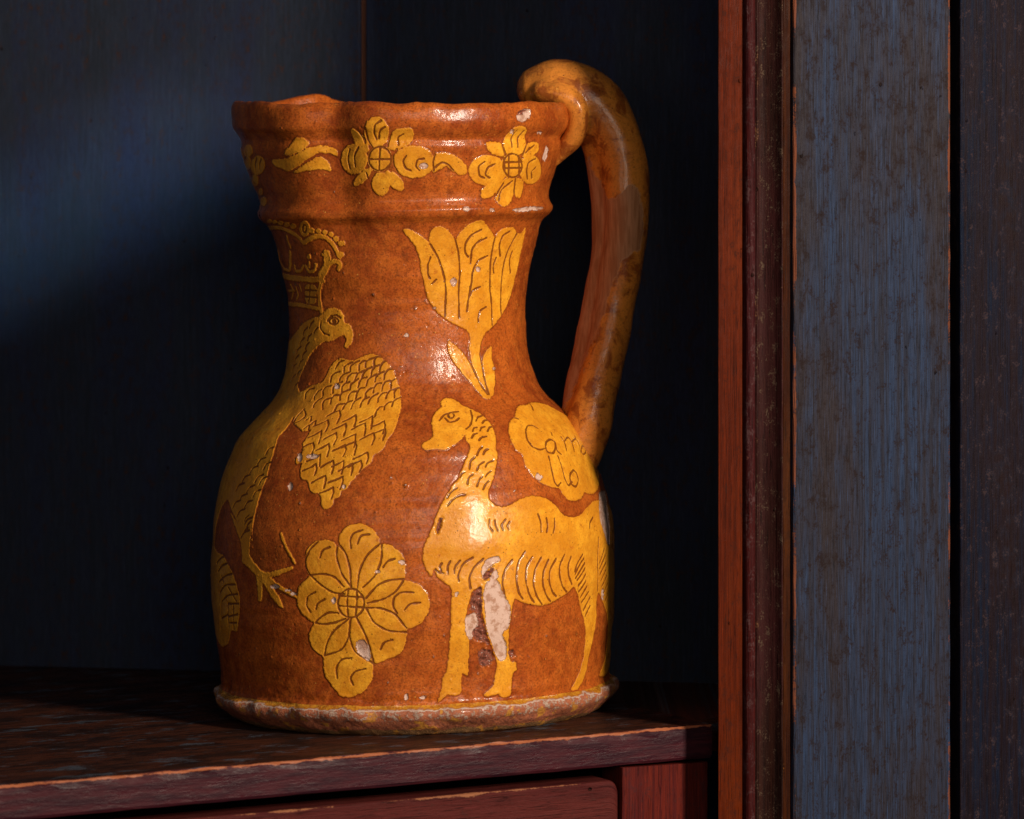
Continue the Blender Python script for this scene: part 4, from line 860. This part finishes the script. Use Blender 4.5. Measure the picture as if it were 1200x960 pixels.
# ------------------------------------------------------------------ the corner cupboard
CUP = empty('corner_cupboard', (0.10, 1.97, -0.05))
CUP['label'] = 'old blue and red painted wooden corner cupboard whose shelf holds the jug'; CUP['category'] = 'cupboard'
def cpart(name, v, f, mat, attrs, label=None, smooth_faces=False, parent=None):
    o = mesh_obj(name, np.asarray(v)-np.array(CUP.location[:]), f, mat, parent or CUP, attrs, smooth_faces)
    if label: o['label'] = label
    return o
SL = math.tan(TILT); AZ = math.radians(25); E1 = np.array([math.cos(AZ), math.sin(AZ)]); NF = np.array([math.sin(AZ), -math.cos(AZ)])
A0 = np.array([0.0924, 1.966])                      # right end of the shelf's front edge
def on_line(o, d, u):                                # where the sight line through photo column u meets a plan line
    k = (u-600)/F; t = (k*o[1]-o[0])/(d[0]-k*d[1]); return t
def zat(u, v, Y): return CZ-(v-200)/F*Y
def sz(p): return SL*(p[0]-BX)                       # shelf height (the shelf sags a little to the left)
def prism(name, plan, z0, z1, mat, label=None, seg=60, jitter=0.0004, off=0.0, parent=None):
    """vertical board: plan = [(x, y, wear)], grain runs up"""
    n = len(plan); P2 = np.array([p[:2] for p in plan]); W = np.array([p[2] for p in plan])
    zs = np.linspace(z0, z1, seg); V, G, WW = [], [], []
    ph = [rng.uniform(0, 6.28, 3) for _ in range(n)]
    for zv in zs:
        for k in range(n):
            j = jitter*W[k]*(math.sin(zv*95+ph[k][0])+0.8*math.sin(zv*233+ph[k][1])+0.6*math.sin(zv*611+ph[k][2]))/2
            V.append((P2[k][0]+j*NF[0], P2[k][1]+j*NF[1], zv)); G.append((zv+off, P2[k] @ E1+off, P2[k] @ NF)); WW.append(W[k])
    f = [(i*n+k, i*n+(k+1) % n, (i+1)*n+(k+1) % n, (i+1)*n+k) for i in range(seg-1) for k in range(n)]
    f += [tuple(range(n))[::-1], tuple((seg-1)*n+k for k in range(n))]
    return cpart(name, V, f, mat, {'grain': np.array(G), 'wear': np.array(WW)}, label, parent=parent)
def corner(a, b, c, r, n=4, w=1.0):
    """rounded corner b between a and c, with worn arris"""
    a, b, c = map(np.array, (a, b, c)); d1 = (a-b)/np.linalg.norm(a-b); d2 = (c-b)/np.linalg.norm(c-b)
    o = [tuple(b+d1*r*2.4)+(0.0,)]
    for i in range(n+1):
        t = i/n; p = (b+d1*r)*(1-t)**2+2*t*(1-t)*b+(b+d2*r)*t*t; o.append(tuple(p)+(w,))
    return o+[tuple(b+d2*r*2.4)+(0.0,)]
Z0, Z1 = -0.32, 0.46
M_BLUE = wood('blue_paint_over_brown', [(0.022, 0.036, 0.076), (0.021, 0.021, 0.031), (0.027, 0.021, 0.024)], (0.17, 0.050, 0.022), fleck=(0.015, 0.008, 0.007), blotch=(0.018, 0.012, 0.012), fleck_lo=0.58)
M_DARK = wood('dark_brown_blue_paint', [(0.005, 0.009, 0.022), (0.011, 0.006, 0.008), (0.014, 0.007, 0.008)], (0.09, 0.06, 0.06), fleck=(0.045, 0.026, 0.026), blotch=(0.010, 0.013, 0.024), fleck_lo=0.60)
M_RED = wood('orange_red_stain', [(0.088, 0.0105, 0.0013), (0.050, 0.0063, 0.0011), (0.105, 0.015, 0.0016)], (0.24, 0.06, 0.02), blotch=(0.045, 0.009, 0.004), fleck=(0.03, 0.008, 0.005))
M_BEAD = wood('maroon_bead_paint', [(0.055, 0.008, 0.007), (0.030, 0.0055, 0.006), (0.042, 0.008, 0.009)], (0.26, 0.070, 0.040), fleck=(0.08, 0.04, 0.04), fleck_lo=0.57)
M_COVE = wood('dark_brown_moulding', [(0.028, 0.009, 0.006), (0.014, 0.006, 0.005), (0.034, 0.009, 0.009)], (0.20, 0.09, 0.04), fleck=(0.095, 0.062, 0.040), fleck_lo=0.60)  # black-brown with paler flecks
M_UMBER = wood('umber_fillet', [(0.042, 0.010, 0.002), (0.022, 0.005, 0.002), (0.060, 0.016, 0.003)], (0.26, 0.085, 0.015), blotch=(0.018, 0.007, 0.004))
M_MAROON = wood('maroon_shelf_edge', [(0.06, 0.014, 0.02), (0.035, 0.010, 0.014), (0.075, 0.017, 0.022)], (0.36, 0.125, 0.06), fleck=(0.04, 0.012, 0.013), blotch=(0.055, 0.018, 0.022), bstr=0.0004)
M_DRAWER = wood('brick_red_drawer_paint', [(0.075, 0.013, 0.012), (0.044, 0.009, 0.009), (0.095, 0.018, 0.015)], (0.33, 0.13, 0.06), fleck=(0.06, 0.018, 0.015), bstr=0.0004)
M_BACK = wood('blue_black_back_boards', [(0.030, 0.038, 0.060), (0.026, 0.031, 0.044), (0.027, 0.034, 0.068)], (0.03, 0.02, 0.015), fleck=(0.065, 0.028, 0.016), blotch=(0.024, 0.021, 0.022), rough=(0.5, 0.75), streak=5, fleck_lo=0.60, bstr=0.0001, streaky=0.35, spec=0.25)
M_HOLE = wood('gap_shade_board', [(0.012, 0.007, 0.005)]*3, (0.03, 0.015, 0.01), rough=(0.7, 0.9), spec=0.1)  # shade inside the gaps put into a near-black colour

# shelf board: polygon in plan, front arris rounded; grain along the front
WB = np.array([0.1047, 2.1243]); WD = np.array([0.9343, -0.3565])          # right back wall line
APEX = WB-WD*0.60; WL = np.array([-WD[1], WD[0]])*-1.0                      # left back wall runs forward from the apex
if WL[1] > 0: WL = -WL
def shelf_mat():
    t = NT('worn_shelf_paint'); gco = t.scale(t.attr('grain', True), 1000.0)
    gx, gy, gz = t.sep(gco)
    st = t.noise(t.scale(gco, (0.10, 1, 1)), 0.30, 5, 0.7); bl = t.noise(t.scale(gco, (0.5, 1, 1)), 0.050, 6, 0.70, 0.5); fn = t.noise(t.scale(gco, (0.3, 1, 1)), 0.8, 4, 0.7); sm = t.noise(t.scale(gco, (0.45, 1, 1)), 0.16, 5, 0.7)
    c = t.mix(t.ss(bl, 0.42, 0.56), (0.020, 0.008, 0.006), (0.062, 0.018, 0.009))
    c = t.mix(t.ss(t.noise(t.scale(gco, (0.5, 1, 1)), 0.075, 6, 0.72), 0.55, 0.62, 0, 0.8), c, (0.070, 0.085, 0.11))
    c = t.mix(t.ss(st, 0.48, 0.62, 0, 0.8), c, (0.014, 0.007, 0.005))
    c = t.mix(t.ss(fn, 0.60, 0.70, 0, 0.5), c, (0.10, 0.06, 0.045))
    front = t.ss(t.math('ADD', gy, t.math('MULTIPLY', sm, 3.0)), -1.2, 1.0)
    face = t.mix(t.ss(st, 0.38, 0.62), (0.052, 0.0085, 0.013), (0.026, 0.0055, 0.010)); face = t.mix(t.ss(fn, 0.56, 0.72, 0, 0.3), face, (0.08, 0.020, 0.018))
    c = t.mix(front, c, face)
    d = t.math('ADD', t.math('ABSOLUTE', t.math('ADD', gy, 0.8)), t.math('ABSOLUTE', t.math('ADD', gz, 0.8)))
    ar = t.ss(t.math('ADD', d, t.math('MULTIPLY', t.math('SUBTRACT', t.math('ADD', t.math('MULTIPLY', sm, 0.6), t.math('MULTIPLY', fn, 0.4)), 0.5), 7.0)), 1.35, 0.5)
    c = t.mix(ar, c, (0.34, 0.105, 0.045))
    h = t.math('ADD', t.math('MULTIPLY', st, 1.2), t.math('ADD', t.math('MULTIPLY', fn, 0.7), sm))
    return t.out(c, t.mixf(t.ss(sm, 0.4, 0.6), 0.34, 0.6), t.bump(h, 0.00032, 1.0), spec=0.15)
def slab(name, cross, t0, t1, nseg, mat, zfun, backfun=None, label=None, jit=0.0004, wearf=None, parent=None, O=A0, rot=0.0):
    """horizontal board: cross = [(w, z, wear)] swept along the front line; w = metres in front of the shelf's front line"""
    n = len(cross); V, G, WW = [], [], []; ph = rng.uniform(0, 6.28, (n, 3)); ts = np.linspace(t0, t1, nseg)
    for tt in ts:
        for k, (w, zv, wr) in enumerate(cross):
            if w <= -9: w = -backfun(tt)
            j = jit*wr*(math.sin(tt*80+ph[k][0])+math.sin(tt*231+ph[k][1])+0.7*math.sin(tt*660+ph[k][2]))/2
            p = O+E1*tt+NF*(w+j); V.append((p[0], p[1], zfun(tt, p)+zv+j*0.7)); G.append((tt, w, zv)); WW.append(wr)
    f = [(i*n+k, i*n+(k+1) % n, (i+1)*n+(k+1) % n, (i+1)*n+k) for i in range(nseg-1) for k in range(n)]
    f += [tuple(range(n))[::-1], tuple((nseg-1)*n+k for k in range(n))]
    return cpart(name, V, f, mat, {'grain': np.array(G), 'wear': np.array(WW)}, label, parent=parent)
def depth_to_wall(tt):
    p = A0+E1*tt; best = 9
    for o, d in ((WB, WD), (APEX, WL)):
        # p - NF*s = o + d*q
        m = np.array([[-NF[0], -d[0]], [-NF[1], -d[1]]]); s_, q = np.linalg.solve(m, o-p)
        if s_ > 0: best = min(best, s_)
    return best+0.004
t_right = on_line(A0, E1, 834)
r = 0.0016
cross = [(-r*2.5, 0, 0), (-r, 0, 1), (-r*0.35, -r*0.32, 1), (0, -r, 1), (0.0003, -r*2.5, 0), (0.0003, -0.0145, 0), (-0.0006, -0.0158, 1), (-0.003, -0.0164, 0), (-10, -0.0164, 0), (-10, 0, 0)]
slab('shelf_board', cross, -1.02, t_right, 150, shelf_mat(), lambda tt, p: sz(p), depth_to_wall, 'worn dark shelf top with maroon front edge')
# the shelf's right end runs on behind the stile to the canted side
pR = A0+E1*t_right; back = pR-NF*depth_to_wall(t_right); ext = [tuple(pR-NF*0.020), tuple(pR+E1*0.16-NF*0.02), (0.30, 2.052), tuple(back+WD*0.001)]
V = [(q[0], q[1], sz(q)-0.0004) for q in ext]+[(q[0], q[1], sz(q)-0.016) for q in ext]
cpart('shelf_return', V, [(0, 1, 2, 3), (7, 6, 5, 4), (0, 4, 5, 1), (1, 5, 6, 2), (2, 6, 7, 3), (3, 7, 4, 0)], shelf_mat(), {'grain': np.array([(q[0], -0.05, q[2]) for q in V]), 'wear': np.zeros(8)})

# case below: post at the right end, drawer with rounded lip
tp0, tp1 = on_line(A0, E1, 730), t_right-0.001
def box_cross(w0, w1, z0, z1, r):
    return [(w1-2.4*r, z1, 0), (w1-r, z1, 0.35), (w1-0.3*r, z1-0.3*r, 0.9), (w1, z1-r, 0.5), (w1, z1-2.4*r, 0), (w1, z0, 0), (w0, z0, 0), (w0, z1, 0)]
plan = [tuple(A0+E1*tp1-NF*0.022)+(0,)]+corner(A0+E1*tp1-NF*0.022, A0+E1*tp1-NF*0.0008, A0+E1*tp0-NF*0.0008, 0.0022, w=0.35)+corner(A0+E1*tp1-NF*0.0008, A0+E1*tp0-NF*0.0008, A0+E1*tp0-NF*0.022, 0.0009, w=0.8)+[tuple(A0+E1*tp0-NF*0.022)+(0,)]
M_POST = wood('red_post_paint', [(0.115, 0.014, 0.008), (0.062, 0.009, 0.009), (0.10, 0.015, 0.012)], (0.26, 0.09, 0.04), fleck=(0.05, 0.014, 0.012), blotch=(0.05, 0.015, 0.018))
prism('case_post', plan[::-1], Z0, -0.0148, M_POST, 'short red post under the shelf, right of the drawer')
def drawer_z(tt, p): return -0.0203+SL*0.95*(p[0]-0.045)
td1 = on_line(A0, E1, 726)
n_, V, G, WW = 0, [], [], []
dz_r = 0.0055
ts = list(np.linspace(-1.0, td1-dz_r, 90))+[td1-dz_r*(1-math.sin(a)) for a in np.linspace(0.15, math.pi/2, 9)]
cr = box_cross(-0.020, -0.0012, -0.30, 0, 0.0016); nn = len(cr); ph = rng.uniform(0, 6.28, (nn, 3))
for tt in ts:
    drop = 0 if tt < td1-dz_r else dz_r-math.sqrt(max(0, dz_r**2-(tt-(td1-dz_r))**2))
    for k, (w, zv, wr) in enumerate(cr):
        near = max(0, 1-(td1-tt)/0.0022); j = 0.0004*wr*(math.sin(tt*90+ph[k][0])+math.sin(tt*260+ph[k][1]))/2
        p = A0+E1*tt+NF*(w+j-(0.0010*near**2 if w > -0.01 else 0)); zz = drawer_z(tt, p)+zv-(drop if zv > -0.1 else 0)
        V.append((p[0], p[1], zz)); G.append((tt, w, zv+0.5)); WW.append(max(wr, 0.8*near if w > -0.01 else 0))
f = [(i*nn+k, i*nn+(k+1) % nn, (i+1)*nn+(k+1) % nn, (i+1)*nn+k) for i in range(len(ts)-1) for k in range(nn)]
f += [tuple(range(nn))[::-1], tuple((len(ts)-1)*nn+k for k in range(nn))]
cpart('drawer', V, f, M_DRAWER, {'grain': np.array(G), 'wear': np.array(WW)}, 'brick red drawer front with rounded upper corner')
slab('case_interior', box_cross(-0.05, -0.030, -0.30, -0.0175, 0.001), -1.0, t_right-0.002, 12, M_HOLE, lambda tt, p: sz(p))  # board coloured dark as the shade behind the drawer gap

# back boards with a joint that holds a brown spline
def wall_board(name, o, d, t0, t1, mat, nrm, off, label=None):
    a, b = o+d*t0, o+d*t1; th = 0.014
    plan = [tuple(b-nrm*th)+(0,)]+corner(b-nrm*th, b, a, 0.0012, w=0.25)+corner(b, a, a-nrm*th, 0.0012, w=0.25)+[tuple(a-nrm*th)+(0,)]
    return prism(name, plan, Z0, 0.62, mat, label, seg=30, off=off)
NB = np.array([-0.3565, -0.9343]) 
t425 = on_line(WB, WD, 425); tl = -0.60
ts_ = [tl, tl+0.205, t425-0.0014]; ts2 = [t425+0.0014, t425+0.215, 0.24]
wall_board('back_board', WB, WD, tl, t425-0.236, M_BACK, NB, 0.0); wall_board('back_board', WB, WD, t425-0.2356, t425-0.0016, M_BACK, NB, 0.31); 
wall_board('back_board', WB, WD, t425+0.0016, t425+0.226, M_BACK, NB, 0.77); wall_board('back_board', WB, WD, t425+0.2264, 0.30, M_BACK, NB, 1.3)
M_SPL = wood('brown_spline', [(0.16, 0.065, 0.040)]*3, (0.16, 0.06, 0.04), spec=0.2)
a, b = WB+WD*(t425-0.0015)-NB*0.0022, WB+WD*(t425+0.0015)-NB*0.0022
prism('joint_spline', [tuple(b-NB*0.006)+(0,), tuple(b)+(0,), tuple(a)+(0,), tuple(a-NB*0.006)+(0,)], Z0, 0.62, M_SPL, 'thin brown strip in the joint of the back boards', seg=20)
NL = np.array([-WL[1], WL[0]]); 
if NL[0] < 0: NL = -NL
for k in range(3): wall_board('back_board', APEX+WL*0.02, WL, k*0.27, k*0.27+0.2695, M_BACK, NL, 2.1+k)
# canted side on the right, hidden mostly by the stile
for k, (a, b) in enumerate([((0.150, 1.985), (0.315, 2.062))]):
    a, b = np.array(a), np.array(b); d = (b-a)/np.linalg.norm(b-a); nn_ = np.array([-d[1], d[0]]); 
    prism('side_board', [tuple(a)+(0,), tuple(b)+(0,), tuple(b-nn_*0.012)+(0,), tuple(a-nn_*0.012)+(0,)], Z0, 0.62, M_BACK, seg=12)

# face frame to the right: red strip, bead, cove, fillet, blue stile, gap, dark stile
FO = np.array([(930-600)/F*1.945, 1.945])
def fp(u, w=0.0): t = on_line(FO+NF*w, E1, u); return FO+NF*w+E1*t
def strip(name, u0, u1, w, thick, mat, label=None, r0=0.0008, r1=0.0008, w0=1.0, w1=1.0, off=0.0, splay=False):
    a, b = fp(u0, w), fp(u1, w)
    back_a = a*(1+thick/a[1])+E1*0.0012 if splay else a-NF*thick
    plan = [tuple(b-NF*thick)+(0,)]+corner(b-NF*thick, b, a, r1, w=w1)+corner(b, a, back_a, r0, w=w0)+[tuple(back_a)+(0,)]
    return prism(name, plan, Z0, Z1, mat, label, seg=110, off=off)
strip('inner_strip', 841.5, 874, -0.0105, 0.012, M_RED, 'orange red strip at the opening', w0=0.3, w1=0.2, off=0.4, splay=True)
# bead
ca, cb = fp(873, -0.0085), fp(884, -0.0085); cen = (ca+cb)/2; rr = np.linalg.norm(cb-ca)/2
plan = [tuple(cb-NF*0.010)+(0,)]+[tuple(cen+E1*rr*math.cos(a_)+NF*rr*1.15*math.sin(a_))+((0.5 if 1.9 < a_ < 2.9 else 0.1),) for a_ in np.linspace(0, math.pi, 14)]+[tuple(ca-NF*0.010)+(0,)]
prism('bead_moulding', plan, Z0, Z1, M_BEAD, 'narrow maroon bead', seg=110, off=0.9)
# cove: hollow from the bead up to the fillet
c0_, c1_ = fp(884.2, -0.0105), fp(917, -0.0035); L = np.linalg.norm(c1_-c0_); dd = (c1_-c0_)/L
prof = []
for i in range(17):
    t_ = i/16; s1 = 0.0018*math.exp(-((t_-0.10)/0.07)**2)+0.0016*math.exp(-((t_-0.93)/0.06)**2)
    q = c0_+dd*L*t_+NF*(-0.0035*math.sin(math.pi*t_)+s1); prof.append(tuple(q)+((0.62 if t_ < 0.2 else (0.35 if t_ > 0.9 else 0.0)),))
plan = [tuple(c1_-NF*0.016)+(0,)]+prof[::-1]+[tuple(c0_-NF*0.009)+(0,)]
prism('cove_moulding', plan, Z0, Z1, M_COVE, 'dark brown hollow moulding', seg=110, off=1.7)
strip('fillet', 917.4, 929.6, -0.0030, 0.014, M_UMBER, 'narrow orange brown fillet', w0=0.5, w1=0.7, off=2.2)
strip('blue_stile', 930.2, 1114, 0.0, 0.020, M_BLUE, 'wide upright board in worn blue paint', r0=0.0010, r1=0.0011, w0=1.05, w1=1.0, off=3.1)
strip('dark_stile', 1125.5, 1330, -0.0015, 0.020, M_DARK, 'upright board in dark blue and brown paint', w0=0.35, off=4.4)
a, b = fp(1100, -0.012), fp(1140, -0.012)
prism('gap_backing', [tuple(b-NF*0.004)+(0,), tuple(b)+(0,), tuple(a)+(0,), tuple(a-NF*0.004)+(0,)], Z0, Z1, M_HOLE, seg=10)  # dark sheet, shade between the stiles is in its colour
